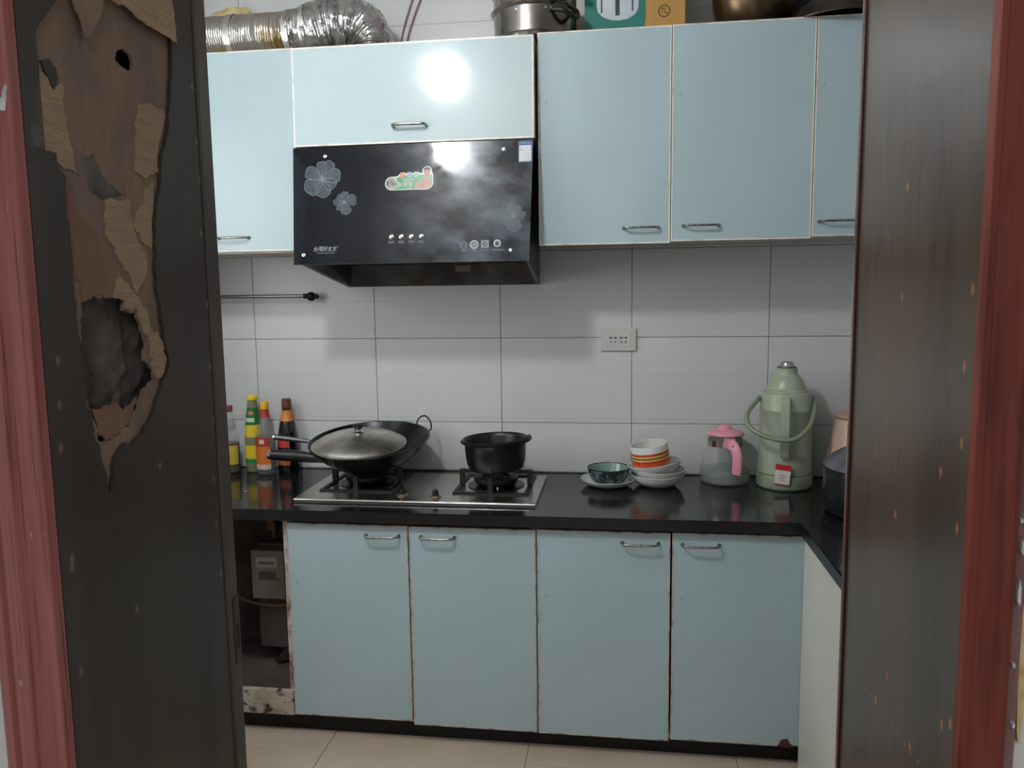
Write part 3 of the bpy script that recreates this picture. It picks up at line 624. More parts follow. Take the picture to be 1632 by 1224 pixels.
# ================================================================== STOVE
ST = thing('gas_stove', 'two burner stainless steel gas stove set into the black worktop', 'stove', (.301, -.300, CT+.0003))
Box('hob_plate', STEEL, ST, -.4095, .4095, -.197, .196, 0, .012, bevel=.004)
Tube('front_rim', STEELB, ST, [(-.4095, -.1985, .0075), (.4095, -.1985, .0075)], .0042, 12)
for cx in (-.229, .244):
    Bn = thing('pan', '', '') if False else None
    Boxes('pan_support', IRON, ST, [(cx-.130, cx+.130, -.098, -.084, .0122, .0175), (cx-.130, cx+.130, .166, .178, .0122, .0175), (cx-.130, cx-.115, -.084, .166, .0122, .0175), (cx+.115, cx+.130, -.084, .166, .0122, .0175),
        (cx-.130, cx-.112, .030, .048, .0176, .0690), (cx+.112, cx+.130, .030, .048, .0176, .0690), (cx-.112, cx-.078, .037, .044, .0600, .0685), (cx+.078, cx+.112, .037, .044, .0600, .0685),
        (cx-.008, cx+.008, -.096, -.083, .0176, .0690), (cx-.006, cx+.006, .165, .175, .0176, .0690), (cx-.0035, cx+.0035, -.083, -.045, .0600, .0685), (cx-.0035, cx+.0035, .125, .165, .0600, .0685)])
    Lathe('drip_tray', STEELD, ST, [(0, .0122), (.098, .0122), (.100, .0150), (.090, .0150), (.082, .0128), (0, .0128)], 36, loc=(cx, .040, 0))
    b_ = Lathe('burner', IRON, ST, [(0, .0130), (.060, .0130), (.070, .020), (.078, .034), (.078, .044), (.050, .046), (.048, .040), (.030, .040), (.028, .047), (0, .047)], 36, loc=(cx, .040, 0))
for cx, cy in ((-.050, -.135), (.066, -.145)):
    k = Lathe('knob', mat('brass grey knob ring', '8a7f66', .35, .8), ST, [(0, .0122), (.020, .0122), (.020, .0145), (.014, .019), (0, .019)], 24, loc=(cx, cy, 0))
    Lathe('knob_grip', BLACKP, k, [(0, .0191), (.011, .0191), (.0105, .033), (.0085, .036), (0, .036)], 20)
    Box('knob_blade', BLACKP, k, -.0028, .0028, -.0115, .0115, .0205, .0385, bevel=.001)
Lathe('igniter', PORC, ST, [(0, .0122), (.003, .0122), (.003, .024), (0, .025)], 10, loc=(.262, -.045, 0))

# wok with lid
WK = thing('wok', 'black iron wok on the left burner with a black side handle', 'wok', (.083, -.238, .8560), (math.radians(8), math.radians(-1.0), 0))
Rs, rw, dw = .2626, .217, .1147
wm = mat('seasoned wok iron', '151517', .26, .7, var='29282a', vscale=5, bump=.05, bscale=150)
def cap(r): return Rs-math.sqrt(Rs*Rs-r*r)
outer = [(rw*i/14, cap(rw*i/14)) for i in range(15)]; inner = [(r*.985, z+.003) for r, z in outer][::-1]
wp = [(r, z-.013) for r, z in outer] + [(rw+.003, dw-.010), (rw+.002, dw-.008)] + [(r, z-.0125) for r, z in inner]
Lathe('pan_body', wm, WK, wp, 64)
Tube('side_handle', BLACKP, WK, [(-.120, -.135, .078), (-.17, -.150, .090), (-.23, -.150, .097), (-.308, -.145, .099)], [.013, .018, .0205, .0185], 14)
Tube('handle_ferrule', SCR, WK, [(-.3085, -.145, .099), (-.322, -.144, .099)], [.0185, .0155], 14)
Tube('loop_handle', wm, WK, [(.142, .148, .088), (.134, .168, .106), (.140, .186, .126), (.163, .190, .134), (.186, .172, .118), (.194, .145, .096), (.180, .118, .088)], .0028, 8, smooth_n=5)
LD = thing('domed_wok_cover', 'domed stainless steel lid with a black knob lying in the wok', 'lid', (.058, -.300, .9500), (math.radians(7.5), math.radians(1.0), 0))
lm = mat('worn stainless lid', 'd2cec8', .38, 1, var='8d8982', vscale=9, bump=.06, bscale=30)
lp = [(0, .046), (.03, .0450), (.06, .0415), (.09, .036), (.12, .0275), (.145, .017), (.158, .0085), (.163, .004), (.168, .003), (.168, .0018), (.162, .002), (.145, .0155), (.12, .026), (.09, .0345), (.06, .040), (.03, .0435), (0, .0445)]
Lathe('dome', lm, LD, lp, 64)
kn = Lathe('knob', BLACKP, LD, [(0, .058), (.011, .058), (.014, .062), (.020, .070), (.019, .074), (.010, .077), (0, .0775)], 24)
Lathe('knob_base', SCR, kn, [(0, .046), (.019, .0462), (.020, .0480), (.013, .052), (.0115, .0579), (0, .0579)], 24)
SP = thing('spatula', 'steel spatula handle sticking out from under the wok lid', 'spatula', (-.298, -.21, .955))
Tube('handle', mat('grey steel tube', '75757a', .35, 1), SP, [(0, 0, 0), (.060, .0, -.006), (.12, .0, -.013), (.175, -.0, -.022)], [.0105, .0095, .0075, .005], 12)
Tube('shaft', STEELD, SP, [(.1751, 0, -.022), (.26, -.02, -.052), (.34, -.04, -.070)], [.004, .004], 8)
Lathe('handle_cap', SCR, SP, [(0, 0), (.0107, 0), (.0107, .006), (.008, .009), (0, .009)], 12, rot=(0, -PI/2, 0), loc=(0, 0, 0))

# black pot
PT = thing('black_pot', 'black earthenware pot with a flared rim on the right burner', 'pot', (.547, -.262, .8610), (0, math.radians(-2.0), 0))
pm_ = mat('black glazed clay', '0a0a0b', .36, bump=.05, bscale=80)
Lathe('pot_body', pm_, PT, [(0, 0), (.085, 0), (.096, .006), (.104, .030), (.107, .060), (.108, .092), (.112, .099), (.1165, .104), (.117, .110), (.113, .1135), (.108, .109), (.103, .098), (.101, .030), (.094, .010), (0, .008)], 56)
Tube('pouring_lug', pm_, PT, [(.100, -.045, .100), (.118, -.03, .108), (.121, 0, .110), (.118, .03, .108), (.100, .045, .100)], [.004, .009, .011, .009, .004], 10)
Tube('pouring_lug', pm_, PT, [(-.102, -.045, .100), (-.114, -.02, .103), (-.114, .02, .103), (-.102, .045, .100)], [.004, .007, .007, .004], 10)

# ================================================================== DISHES
def dish_prof(r, h, foot=.5, t=.0035):
    fr = r*foot
    return [(0, .002), (fr-.006, .002), (fr-.004, 0), (fr, 0), (fr+.002, .003), (r*.70, h*.16), (r*.84, h*.38), (r*.94, h*.68), (r, h-.001), (r-.001, h), (r-.004, h-.0008),
            (r*.915, h*.68), (r*.81, h*.38+.002), (r*.67, h*.16+.0045), (fr, .0075), (0, .0065)]
PINKP = mat('pink flower glaze', 'b06a70', .2)
def flecks(parent, cnt, r0, r1, z, m, seed, s=.006):
    rnd = random.Random(seed); bm = bmesh.new()
    for i in range(cnt):
        a = rnd.uniform(0, 2*PI); r = rnd.uniform(r0, r1); zz = z(r); e = s*rnd.uniform(.5, 1)
        slope = (z(r+.002)-z(r))/.002
        vs = [bm.verts.new(((r+e*math.cos(b))*math.cos(a)-e*math.sin(b)*math.sin(a), (r+e*math.cos(b))*math.sin(a)+e*math.sin(b)*math.cos(a), zz+slope*e*math.cos(b)+.0006)) for b in [2*PI*k/7 for k in range(7)]]
        bm.faces.new(vs)
    o = finish(bm, 'painted_flowers', m, parent); o['kind'] = 'stuff'; return o
D1 = thing('saucer', 'white saucer with pink flowers under the green bowl', 'saucer', (.938, -.180, CT+.0002))
D1z = thing
Lathe('plate', PORC, D1, dish_prof(.097, .027, .50), 48)
flecks(D1, 9, .066, .086, lambda r: .0105+(r-.066)*.45, PINKP, 3)
GBm = mat('green celadon glaze', '5a786c', .18, coat=.4, var='688678', vscale=12)
NAV = mat('dark blue patterned glaze', '1e2a30', .2, var='5c6c70', vscale=55, contrast=(.45, .62), coat=.3)
GB = thing('green_bowl', 'green bowl with dark blue patterned outside on the saucer', 'bowl', (.941, -.180, CT+.0073))
bm = bmesh.new()
lathe(bm, [(0, .002), (.040, .002), (.042, 0), (.047, 0), (.049, .004), (.061, .014), (.069, .030), (.0745, .050), (.0760, .056)], 48, mi=0)
lathe(bm, [(.0760, .056), (.0755, .0585), (.0735, .0585), (.0720, .056), (.066, .032), (.058, .019), (.042, .009), (0, .008)], 48, mi=1)
bmesh.ops.remove_doubles(bm, verts=bm.verts[:], dist=.0001)
finish(bm, 'bowl', [NAV, GBm], GB, smooth=True)
Lathe('rim_band', mat('dark rim glaze', '18201f', .2), GB, [(.0740, .0540), (.0766, .0562), (.0762, .0600), (.0735, .0602), (.0730, .0575)], 48)
cx, cy = 1.113, -.165
for i, (z, tx, ty, lab) in enumerate(((0, 0, 0, 'white dish at the bottom of the stack'), (.0185, .01, .01, 'white dish second from the bottom of the stack'), (.0250, -.02, -.150, 'tilted white dish with pink inside under the striped cup'))):
    d = thing('white_dish', lab, 'dish', (cx+(.004 if i == 1 else 0)-.004*(i == 2), cy+.002*i, CT+.0002+z+(.014 if i == 2 else 0)), (tx, ty, 0), group='stacked white dishes')
    Lathe('plate', PORC, d, dish_prof(.096, .044, .45), 48)
    if i == 2: flecks(d, 12, .058, .082, lambda r: .0115+(r-.058)*.60, PINKP, 5, .009)
CU = thing('striped_cup', 'white ramekin with orange, yellow and green stripes, topmost on the dish stack', 'cup', (1.094, -.172, CT+.0660), (math.radians(3), math.radians(-8), 0))
cmat = PORC
Lathe('cup_body', PORC, CU, [(0, .001), (.055, .001), (.058, 0), (.062, .003), (.065, .014), (.0665, .046), (.0660, .0855), (.0652, .0875), (.0640, .0878), (.0622, .0860), (.0625, .046), (.061, .012), (.055, .006), (0, .005)], 48)
bands = [(.005, .018, 'a8301e'), (.018, .031, 'c24c28'), (.031, .038, 'a8301e'), (.038, .044, 'd0a860'), (.044, .0495, '50501f'), (.0495, .0555, 'd0a860'), (.0555, .0640, 'b34426')]
for z0, z1, c in bands:
    rr = .0672 if z0 > .008 else .0650
    Lathe('painted_stripe', mat('glaze '+c, c, .25, coat=.3), CU, [(rr-.0012-(.003 if z0 < .008 else 0), z0), (rr-(.0025 if z0 < .008 else 0), z0), (rr, z1), (rr-.0012, z1)], 48)

# glass pitcher
GLASS = mat('clear glass', 'b8c0be', .04, alpha=.13, spec=.8)
WAT = mat('water', '9aa39c', .04, alpha=.30)
PK = mat('pink plastic', 'd792a0', .35, var='cf8898', vscale=12)
GP = thing('glass_pitcher', 'glass water pitcher with pink lid and pink handle beside the vacuum flask', 'pitcher', (1.357, -.090, CT+.0002))
Lathe('glass_body', GLASS, GP, [(0, 0), (.078, 0), (.086, .005), (.090, .025), (.0885, .055), (.081, .090), (.068, .120), (.0600, .136), (.0600, .158), (.0640, .172), (.0622, .172), (.0583, .158), (.0583, .136), (.066, .1195), (.079, .089), (.0865, .054), (.088, .025), (.084, .007), (.077, .0022), (0, .0022)], 56)
Lathe('water', WAT, GP, [(0, .0026), (.0765, .0026), (.083, .0074), (.0868, .025), (.0862, .050), (0, .050)], 56)
Lathe('steel_band', mat('polished band', 'a9a5a2', .15, 1), GP, [(.0604, .134), (.0622, .134), (.0622, .157), (.0604, .157)], 48)
ld_ = Lathe('lid', PK, GP, [(0, .1730), (.058, .1730), (.066, .1735), (.067, .177), (.062, .184), (.045, .190), (.026, .194), (.022, .200), (.016, .2065), (.006, .209), (0, .209)], 48)
bm = bmesh.new(); prism(bm, [(-.063, -.010), (-.075, -.004), (-.080, 0), (-.075, .004), (-.063, .010)], (), lambda p: (p[0], p[1], .162), lambda p: (p[0], p[1], .174)); finish(bm, 'spout', GLASS, GP)
Tube('handle', PK, GP, [(.010, -.0640, .152), (.012, -.086, .150), (.020, -.104, .140), (.026, -.112, .115), (.027, -.1125, .085), (.026, -.108, .050)], [.019, .019, .0190, .0185, .0180, .0165], 12, smooth_n=5, flat=.38, ref=(0, 1, 0))
Box('handle_clasp', PK, GP, -.012, .026, -.0700, -.0605, .136, .168, bevel=.002)
Lathe('handle_screw', BLACKP, GP, [(0, 0), (.003, 0), (.003, .002), (0, .002)], 10, loc=(.014, -.1035, .148), rot=(PI/2, 0, 0))

# vacuum flask
VG = mat('sage green plastic', '9aa38f', .33, var='919b86', vscale=3, spec=.5); VG2 = mat('darker sage plastic', '78836c', .38)
VF = thing('vacuum_flask', 'tall sage green vacuum flask with a bail handle', 'vacuum flask', (1.556, -.135, CT+.0002), (0, 0, 0))
Lathe('base_ring', VG2, VF, [(0, 0), (.088, 0), (.0935, .006), (.0955, .042), (.0915, .050), (0, .050)], 56)
Lathe('body', VG, VF, [(.0860, .0501), (.0905, .053), (.0895, .10), (.0880, .20), (.0870, .2720), (.0880, .2735), (.0880, .2765), (.0870, .278), (.0865, .325), (.084, .333), (.075, .3370), (0, .3370)], 56)
Lathe('shoulder', VG, VF, [(.0740, .3372), (.0735, .342), (.0640, .346), (.0632, .354), (.0618, .356), (.0590, .366), (.0530, .379), (.0445, .390), (.0375, .397), (.0358, .402), (.0355, .416), (.0365, .419), (.0330, .420), (.0310, .400), (0, .395)], 48)
Lathe('stopper', mat('metal stopper', 'a8a8a2', .35, .8), VF, [(0, .3955), (.0245, .3955), (.0250, .425), (.0215, .430), (.0200, .4365), (.0150, .4400), (0, .4405)], 28)
Lathe('mouth_ring', DARKGAP, VF, [(.0255, .4160), (.0318, .4160), (.0318, .4215), (.0255, .4215)], 28)
bm = bmesh.new()   # moulded side grip
pr = [(-.0855, .325), (-.105, .322), (-.122, .305), (-.128, .270), (-.127, .215), (-.121, .165), (-.115, .130), (-.108, .120), (-.0885, .128), (-.0885, .140), (-.103, .136), (-.110, .165), (-.115, .215), (-.116, .265), (-.111, .290), (-.100, .303), (-.0855, .305)]
prism(bm, pr, (), lambda p: (-.0135, p[0], p[1]), lambda p: (.0135, p[0], p[1]))
finish(bm, 'side_grip', VG, VF, rot=(0, 0, math.radians(-12)), bevel=.002, smooth=True)
bl = [(-.0905, .0, .312), (-.108, -.030, .302), (-.142, -.072, .268), (-.141, -.100, .230), (-.102, -.128, .203), (-.038, -.150, .190), (.012, -.146, .198), (.050, -.122, .228), (.072, -.085, .258), (.088, -.035, .298), (.0905, 0, .312)]
Tube('bail_handle', VG2, VF, bl, .0080, 12, smooth_n=6, flat=1.0)
for s in (-1, 1): Lathe('handle_pivot', VG2, VF, [(0, 0), (.009, 0), (.0085, .012), (0, .013)], 18, loc=(.0862*s, 0, .312), rot=(0, PI/2*s, 0))
TB = thing('tea_tag', 'small red and white tea bag tag on the front of the vacuum flask', 'tag', (1.531, -.2335, CT+.0585), (math.radians(4), math.radians(5), math.radians(-14)))
Box('paper', mat('white tag paper', 'c8c2bc', .6), TB, -.0250, .0250, -.0006, .0003, -.034, .018)
Box('red_top', mat('red tag', 'b0272c', .5), TB, -.0255, .0255, -.0008, .0005, .0181, .038)
Box('red_edge', mat('red tag edge', '9c3a36', .5), TB, -.0250, .0250, -.0009, -.0007, -.0340, -.0305)
for i in range(3): Box('print_line', mat('tag print', '8a7f7a', .6), TB, -.012+.003*i, .010-.002*i, -.0009, -.0007, -.002-.008*i, .0005-.008*i)

# rice cooker and beige jug
RC = thing('rice_cooker', 'dark steel rice cooker half hidden behind the right door', 'rice cooker', (1.765, -.470, CT+.0002))
RM = mat('brushed dark steel', '5b5e63', .26, .9, var='494c50', vscale=4)
Lathe('foot_ring', BLACKP, RC, [(0, 0), (.135, 0), (.150, .008), (.152, .022), (0, .022)], 56)
Lathe('body', RM, RC, [(0, .0221), (.152, .0221), (.156, .03), (.1575, .120), (.156, .1380), (0, .1380)], 64)
Lathe('rim_band', mat('chrome band', '9a9da0', .18, 1), RC, [(.1563, .1335), (.1600, .1345), (.1605, .1420), (.1563, .1430)], 64)
Lathe('lower_band', BLACKP, RC, [(.1566, .044), (.1592, .044), (.1592, .049), (.1566, .049)], 64)
lidm = mat('grey lid', '70757b', .28, .6)
Lathe('lid', lidm, RC, [(.154, .1432), (.158, .148), (.154, .158), (.135, .176), (.105, .196), (.070, .212), (.035, .220), (0, .222)], 64)
Lathe('lid_knob', BLACKP, RC, [(0, .2221), (.022, .2225), (.026, .235), (.020, .246), (0, .248)], 28)
Tube('side_handle', BLACKP, RC, [(-.05, .150, .10), (-.04, .182, .10), (.04, .182, .10), (.05, .150, .10)], .008, 10, smooth_n=3)
BJ = thing('beige_jug', 'beige tapered plastic jug with a tan lid behind the rice cooker', 'jug', (1.792, -.150, CT+.0002))
BGM = mat('beige plastic', 'c7ac9c', .45)
Lathe('body', BGM, BJ, [(0, 0), (.105, 0), (.108, .010), (.094, .120), (.078, .205), (.072, .245), (0, .245)], 48)
Lathe('lid', mat('tan plastic', '9d8272', .45), BJ, [(0, .2452), (.074, .2452), (.076, .252), (.068, .262), (.03, .268), (0, .269)], 48)
Tube('handle', BGM, BJ, [(.070, 0, .225), (.120, 0, .215), (.135, 0, .150), (.104, 0, .070)], .009, 10, smooth_n=4)

# ================================================================== BOTTLES (left)
def bottle(name, label, x, y, prof, m, tp=0):
    t = thing(name, label, 'bottle', (x, y, CT+.0002), group='seasoning bottles')
    return t
def shell(p, t=.0022):
    return [(0, 0)] + p + [(max(r-t, 0.001), z) for r, z in reversed(p)][:-1] + [(max(p[0][0]-t, .001), .004), (0, .004)]
CG = mat('clear bottle glass', 'aab4ae', .05, alpha=.09, spec=.8)
GG = mat('tinted bottle glass', '8f8f6e', .06, alpha=.55, spec=.7)
def band(parent, name, prof, m, seg=36, **k): return Lathe(name, m, parent, prof, seg, **k)
def wrap(parent, name, m, pts_z, r_of, a0, a1, off=.0006, n=12, loc=None):
    """label wrapped on the bottle front between two angles"""
    bm = bmesh.new(); cols = []
    for i in range(n+1):
        a = math.radians(a0+(a1-a0)*i/n); cols.append([bm.verts.new(((r_of(z)+off)*math.cos(a), (r_of(z)+off)*math.sin(a), z)) for z in pts_z])
    for i in range(n):
        for j in range(len(pts_z)-1): bm.faces.new([cols[i][j], cols[i+1][j], cols[i+1][j+1], cols[i][j+1]])
    return finish(bm, name, m, parent, smooth=True)
def interp(prof):
    def f(z):
        for (r0, z0), (r1, z1) in zip(prof, prof[1:]):
            if z0 <= z <= z1 and z1 > z0: return r0+(r1-r0)*(z-z0)/(z1-z0)
        return prof[-1][0]
    return f
# clear bottle with orange label (front)
p = [(.036, .001), (.038, .004), (.038, .135), (.0375, .155), (.033, .185), (.022, .215), (.0160, .232), (.0150, .262)]
b1 = bottle('seasoning_bottle', 'clear glass bottle with orange and red label and yellow cap', -.388, -.100, p, CG)
Lathe('glass', CG, b1, shell(p)); f = interp(p)
Lathe('liquid', mat('pale vinegar', '9aa092', .04, alpha=.2), b1, [(0, .0045), (.0335, .0045), (.0350, .007), (.0350, .133), (.0345, .150), (0, .1502)], 32)
wrap(b1, 'label_orange', mat('orange label', 'c26a2a', .5), [.042, .112], f, 208, 318)
wrap(b1, 'label_red', mat('dark red label', '9a3a28', .5), [.112, .150], f, 208, 318, .0007)
wrap(b1, 'label_white', mat('white label strip', 'b8ada2', .5), [.022, .042], f, 208, 318)
wrap(b1, 'label_mark', mat('white label mark', 'c4b4ac', .5), [.124, .140], f, 255, 285, .0011)
wrap(b1, 'neck_label', mat('red neck label', '9a2f26', .5), [.222, .232, .252], f, 0, 360, .0008, 24)
Lathe('cap', mat('yellow cap', 'd0a52c', .35), b1, [(0, .2541), (.0165, .2541), (.0172, .257), (.0168, .281), (.0150, .284), (0, .284)], 24)
# green and yellow bottle
p = [(.034, .001), (.036, .004), (.0365, .10), (.034, .150), (.028, .205), (.0215, .250), (.0185, .285)]
b2 = bottle('seasoning_bottle', 'tall bottle with green and yellow label and bright yellow cap', -.455, -.062, p, GG)
Lathe('glass', GG, b2, shell(p)); f = interp(p)
wrap(b2, 'label_yellow', mat('yellow label', 'c9b22e', .45), [.055, .10, .108], f, 190, 350)
wrap(b2, 'label_green', mat('green label strip', '2a7a3c', .45), [.038, .055], f, 190, 350)
wrap(b2, 'label_yellow', mat('yellow label', 'c9b22e', .45), [.140, .150, .188], f, 180, 360)
wrap(b2, 'label_green', mat('green neck label', '23682f', .45), [.188, .205, .250, .256], f, 180, 360, .0008)
wrap(b2, 'label_mark', mat('pale green mark', 'a8c8a8', .5), [.200, .205, .216], f, 225, 305, .0014)
wrap(b2, 'label_mark', mat('pale red mark', 'b0705a', .5), [.228, .242], f, 245, 300, .0014)
Lathe('liquid', mat('brown sauce sediment', '5a4a34', .3), b2, [(0, .0045), (.031, .0045), (.0335, .008), (.0335, .030), (0, .030)], 28)
Lathe('cap', mat('bright yellow cap', 'd4c42a', .35), b2, [(0, .2852), (.0205, .2852), (.0215, .289), (.0205, .299), (.017, .303), (0, .303)], 24)
# soy sauce bottle
p = [(.040, .001), (.042, .004), (.0425, .090), (.038, .140), (.030, .190), (.0235, .215), (.0185, .232), (.0170, .252)]
SOY = mat('dark soy bottle', '0c0c10', .08, coat=.6)
b3 = bottle('seasoning_bottle', 'dark soy sauce bottle with orange neck label and brown cap beside the wok', -.319, -.050, p, SOY)
Lathe('glass', SOY, b3, [(0, 0)] + p + [(0, .252)]); f = interp(p)
wrap(b3, 'neck_label', mat('orange neck label', 'bd7430', .5), [.202, .215, .232, .244], f, 0, 360, .0008, 24)
wrap(b3, 'label_red', mat('red label', 'a8322c', .45), [.100, .118, .128], f, 200, 300)
wrap(b3, 'label_orange', mat('salmon label', 'b0603c', .5), [.030, .062], f, 200, 300)
Lathe('cap', mat('brown cap', '6b4632', .45, var='5a3826', vscale=60), b3, [(0, .2525), (.0185, .2525), (.0190, .255), (.0185, .287), (.017, .289), (0, .289)], 24)
# far left bottle
p = [(.036, .001), (.038, .004), (.038, .130), (.0355, .152), (.026, .180), (.0170, .212), (.0145, .240)]
b4 = bottle('seasoning_bottle', 'half hidden brown sauce bottle with yellow label next to the brown door', -.545, -.085, p, CG)
Lathe('glass', CG, b4, shell(p)); f = interp(p)
Lathe('liquid', mat('red brown sauce', '4a1d12', .1), b4, [(0, .0045), (.0335, .0045), (.0350, .007), (.0350, .118), (0, .118)], 32)
wrap(b4, 'label_yellow', mat('dull yellow label', 'b8a040', .5), [.035, .110], f, 230, 345)
wrap(b4, 'label_mark', mat('brown label mark', '5c3a1c', .5), [.050, .095], f, 280, 292, .0011)
Lathe('cap', mat('brown cap', '6b4632', .45), b4, [(0, .2402), (.0155, .2402), (.0160, .262), (.014, .265), (0, .265)], 24)
t = Lathe('crumb', mat('pale food crumb', 'b8a68c', .6), None, [(0, 0), (.003, .0004), (.004, .002), (.002, .0045), (0, .005)], 8, loc=(-.335, -.39, CT+.0002)); tag(t, 'pale crumb on the worktop in front of the bottles', 'crumb')

# ================================================================== GAS METER in the open bay
GM = thing('gas_meter', 'grey gas meter with a small display in the open bay', 'meter', (-.310, -.20, .36))
GMm = mat('grey meter plastic', '857d75', .5, var='6f675f', vscale=9)
Box('display_box', GMm, GM, -.064, .062, -.100, -.040, .002, .186, bevel=.006)
Box('body', mat('dusty grey meter case', '625b55', .6, var='4c453f', vscale=7), GM, -.072, .115, -.052+.015, .13, -.215, .002, bevel=.02)
Box('back_plate', mat('dusty grey meter case', '756d66', .6), GM, -.066, .08, -.0395, .02, .0, .195, bevel=.004)
Box('screen', mat('grey green display', '4a5048', .2), GM, -.036, .028, -.1015, -.0995, .075, .106)
Box('name_strip', mat('pale meter strip', 'a9a39b', .5), GM, -.045, .036, -.1012, -.0998, .122, .160)
for i in range(7): Box('lettering', mat('dark print', '3a3634', .5), GM, -.033+.0085*i, -.027+.0085*i, -.1018, -.1010, .134, .143)
Lathe('button', mat('red button', '8a2f24', .4), GM, [(0, 0), (.005, 0), (.005, .003), (0, .0035)], 14, loc=(.041, -.0998, .078), rot=(PI/2, 0, 0))
VA = thing('pipe_valve', 'brown and black valve on the pipe above the gas meter', 'valve', (-.338, -.19, .557))
Tube('pipe', mat('grey pipe', '6a655f', .5, .5), VA, [(0, .02, 0), (0, .02, .19)], .012, 14)
Box('valve_body', mat('brass brown valve', '7a4e2c', .5), VA, -.016, .014, -.008, .030, .035, .085, bevel=.004)
Tube('valve_lever', BLACKP, VA, [(.012, -.010, .075), (.028, -.014, .060), (.030, -.014, .036)], [.006, .007, .005], 10)
Tube('valve_nut', GMm, VA, [(0, .02, .088), (0, .02, .11)], .017, 6)
HS = thing('gas_hose', 'red brown rubber hose sagging below the gas meter display', 'hose', (-.30, -.27, .33))
Tube('hose', mat('red brown rubber', '6a4634', .55), HS, [(-.19, .04, .015), (-.10, 0, .003), (0, -.012, -.003), (.08, -.006, .008), (.16, .03, .028)], .005, 10, smooth_n=6)
BD = thing('dark_board', 'dark board leaning diagonally at the bottom of the open bay', 'board', (-.235, -.22, .0815))
Box('board', mat('dark brown board', '2c241f', .7), BD, -.012, .012, -.034, -.021, 0, .27, rot=(0, math.radians(42), 0), loc=(-.08, 0, .009))
BX = thing('grey_bag', 'dusty grey crumpled bag at the bottom of the open bay', 'bag', (-.30, -.10, .0805))
bm = bmesh.new(); bmesh.ops.create_icosphere(bm, subdivisions=3, radius=1)
for v in bm.verts:
    n_ = noise.noise(v.co*2.3)*.25; v.co *= 1+n_; v.co = Vector((v.co.x*.10, v.co.y*.07, max(0, v.co.z*.032+.024)))
finish(bm, 'bag', mat('dusty grey bag', '4c4842', .8, var='35302b', vscale=20), BX, smooth=True)

# ================================================================== THINGS ON THE WALL CABINETS
TOPZ = 2.3085
FD = thing('foil_duct', 'silver foil exhaust duct lying on the wall cabinets, crumpled at its bend', 'duct', (-.15, -.205, TOPZ))
fm = mat('crinkled foil', 'c2c0bc', .24, 1, var='b29c68', vscale=4.5, contrast=(.42, .54), bump=.8, bscale=40, layers=[('7a6534', 12, (1, 1, 1), (.62, .75), 4)])
fms = mat('shiny silver foil', 'cfd0d0', .18, 1, bump=.9, bscale=45, var='9a9a9a', vscale=30)
def duct(name, m, pts, r_of, seg, ring, crumple, seed):
    bm = bmesh.new(); P = pts; n = len(P); rings = []
    t0 = (P[1]-P[0]).normalized(); u = Vector((0, 1, 0)); u = (u-t0*u.dot(t0)).normalized(); s = 0
    for i in range(n):
        t = (P[min(i+1, n-1)]-P[max(i-1, 0)]).normalized(); u = (u-t*u.dot(t)).normalized(); v = t.cross(u)
        if i: s += (P[i]-P[i-1]).length
        rr = []
        for k in range(seg):
            a = 2*PI*k/seg; d = u*math.cos(a)+v*math.sin(a)
            r = r_of(i/(n-1)) + ring*math.sin(s*2*PI/.0085) + crumple*noise.noise((P[i]+d*.07)*22+Vector((seed, 0, 0))) + crumple*.7*noise.noise((P[i]+d*.07)*60)
            rr.append(bm.verts.new(P[i]+d*r))
        rings.append(rr)
    for A, B_ in zip(rings, rings[1:]):
        for k in range(seg): bm.faces.new([A[k], A[(k+1) % seg], B_[(k+1) % seg], B_[k]])
    return finish(bm, name, m, FD, smooth=True, angle=60)
def dense(pts, n): return smoothpath(pts, n)
duct('straight_duct', fm, dense([(-.62, 0, .080), (-.40, 0, .080), (-.20, 0, .081), (-.02, 0, .083)], 70), lambda s: .0755, 36, .0016, .002, 1)
o = duct('crumpled_bend', fms, dense([(-.03, 0, .084), (.06, 0, .090), (.14, .01, .105), (.22, .01, .103), (.270, .01, .060), (.278, .01, .012)], 22), lambda s: .076+.014*math.sin(min(1, s*1.3)*PI)-.028*max(0, s-.75)*2.6, 40, .0018, .009, 5)
o['label'] = 'bright crumpled foil of the bend'
for x, r in ((-.225, .0785), (-.012, .0815), (.052, .088)):
    duct('foil_tape', mat('bright foil tape', 'd6d6d2', .3, 1, bump=.5, bscale=60), dense([(x-.010, 0, .0825+(.008 if x > .04 else 0)), (x, 0, .0825+(.008 if x > .04 else 0)), (x+.012, 0, .0825+(.010 if x > .04 else 0))], 4), lambda s: r, 36, 0, .002, 9)
FO = thing('foam_lump', 'yellowish hardened foam lump on the wall above the foil duct', 'foam', (-.46, -.030, 2.505))
bm = bmesh.new(); bmesh.ops.create_icosphere(bm, subdivisions=4, radius=1)
for v in bm.verts:
    k = 1+.45*noise.noise(v.co*1.6)+.15*noise.noise(v.co*5); v.co = Vector((v.co.x*k*.085, v.co.y*k*.027, v.co.z*k*.05))
finish(bm, 'foam', mat('yellow foam', 'c9b98c', .8, var='a8935e', vscale=25), FO, smooth=True)
for i, (a, b) in enumerate((((.168, -.006, 2.33), (.285, -.006, 2.70)), ((.190, -.006, 2.33), (.340, -.006, 2.72)))):
    o = thing('wall_cable', ['thin reddish cable running up the wall beside the duct bend', 'second thin reddish cable on the wall, further right of the duct bend'][i], 'cable', a)
    d = Vector(b)-Vector(a)
    Tube('cable', mat('dull red cable', '8a6a68', .6), o, [(0, 0, 0), (d.x*.08, 0, d.z*.25), (d.x*.45, 0, d.z*.6), tuple(d)], .0035, 8, smooth_n=5)

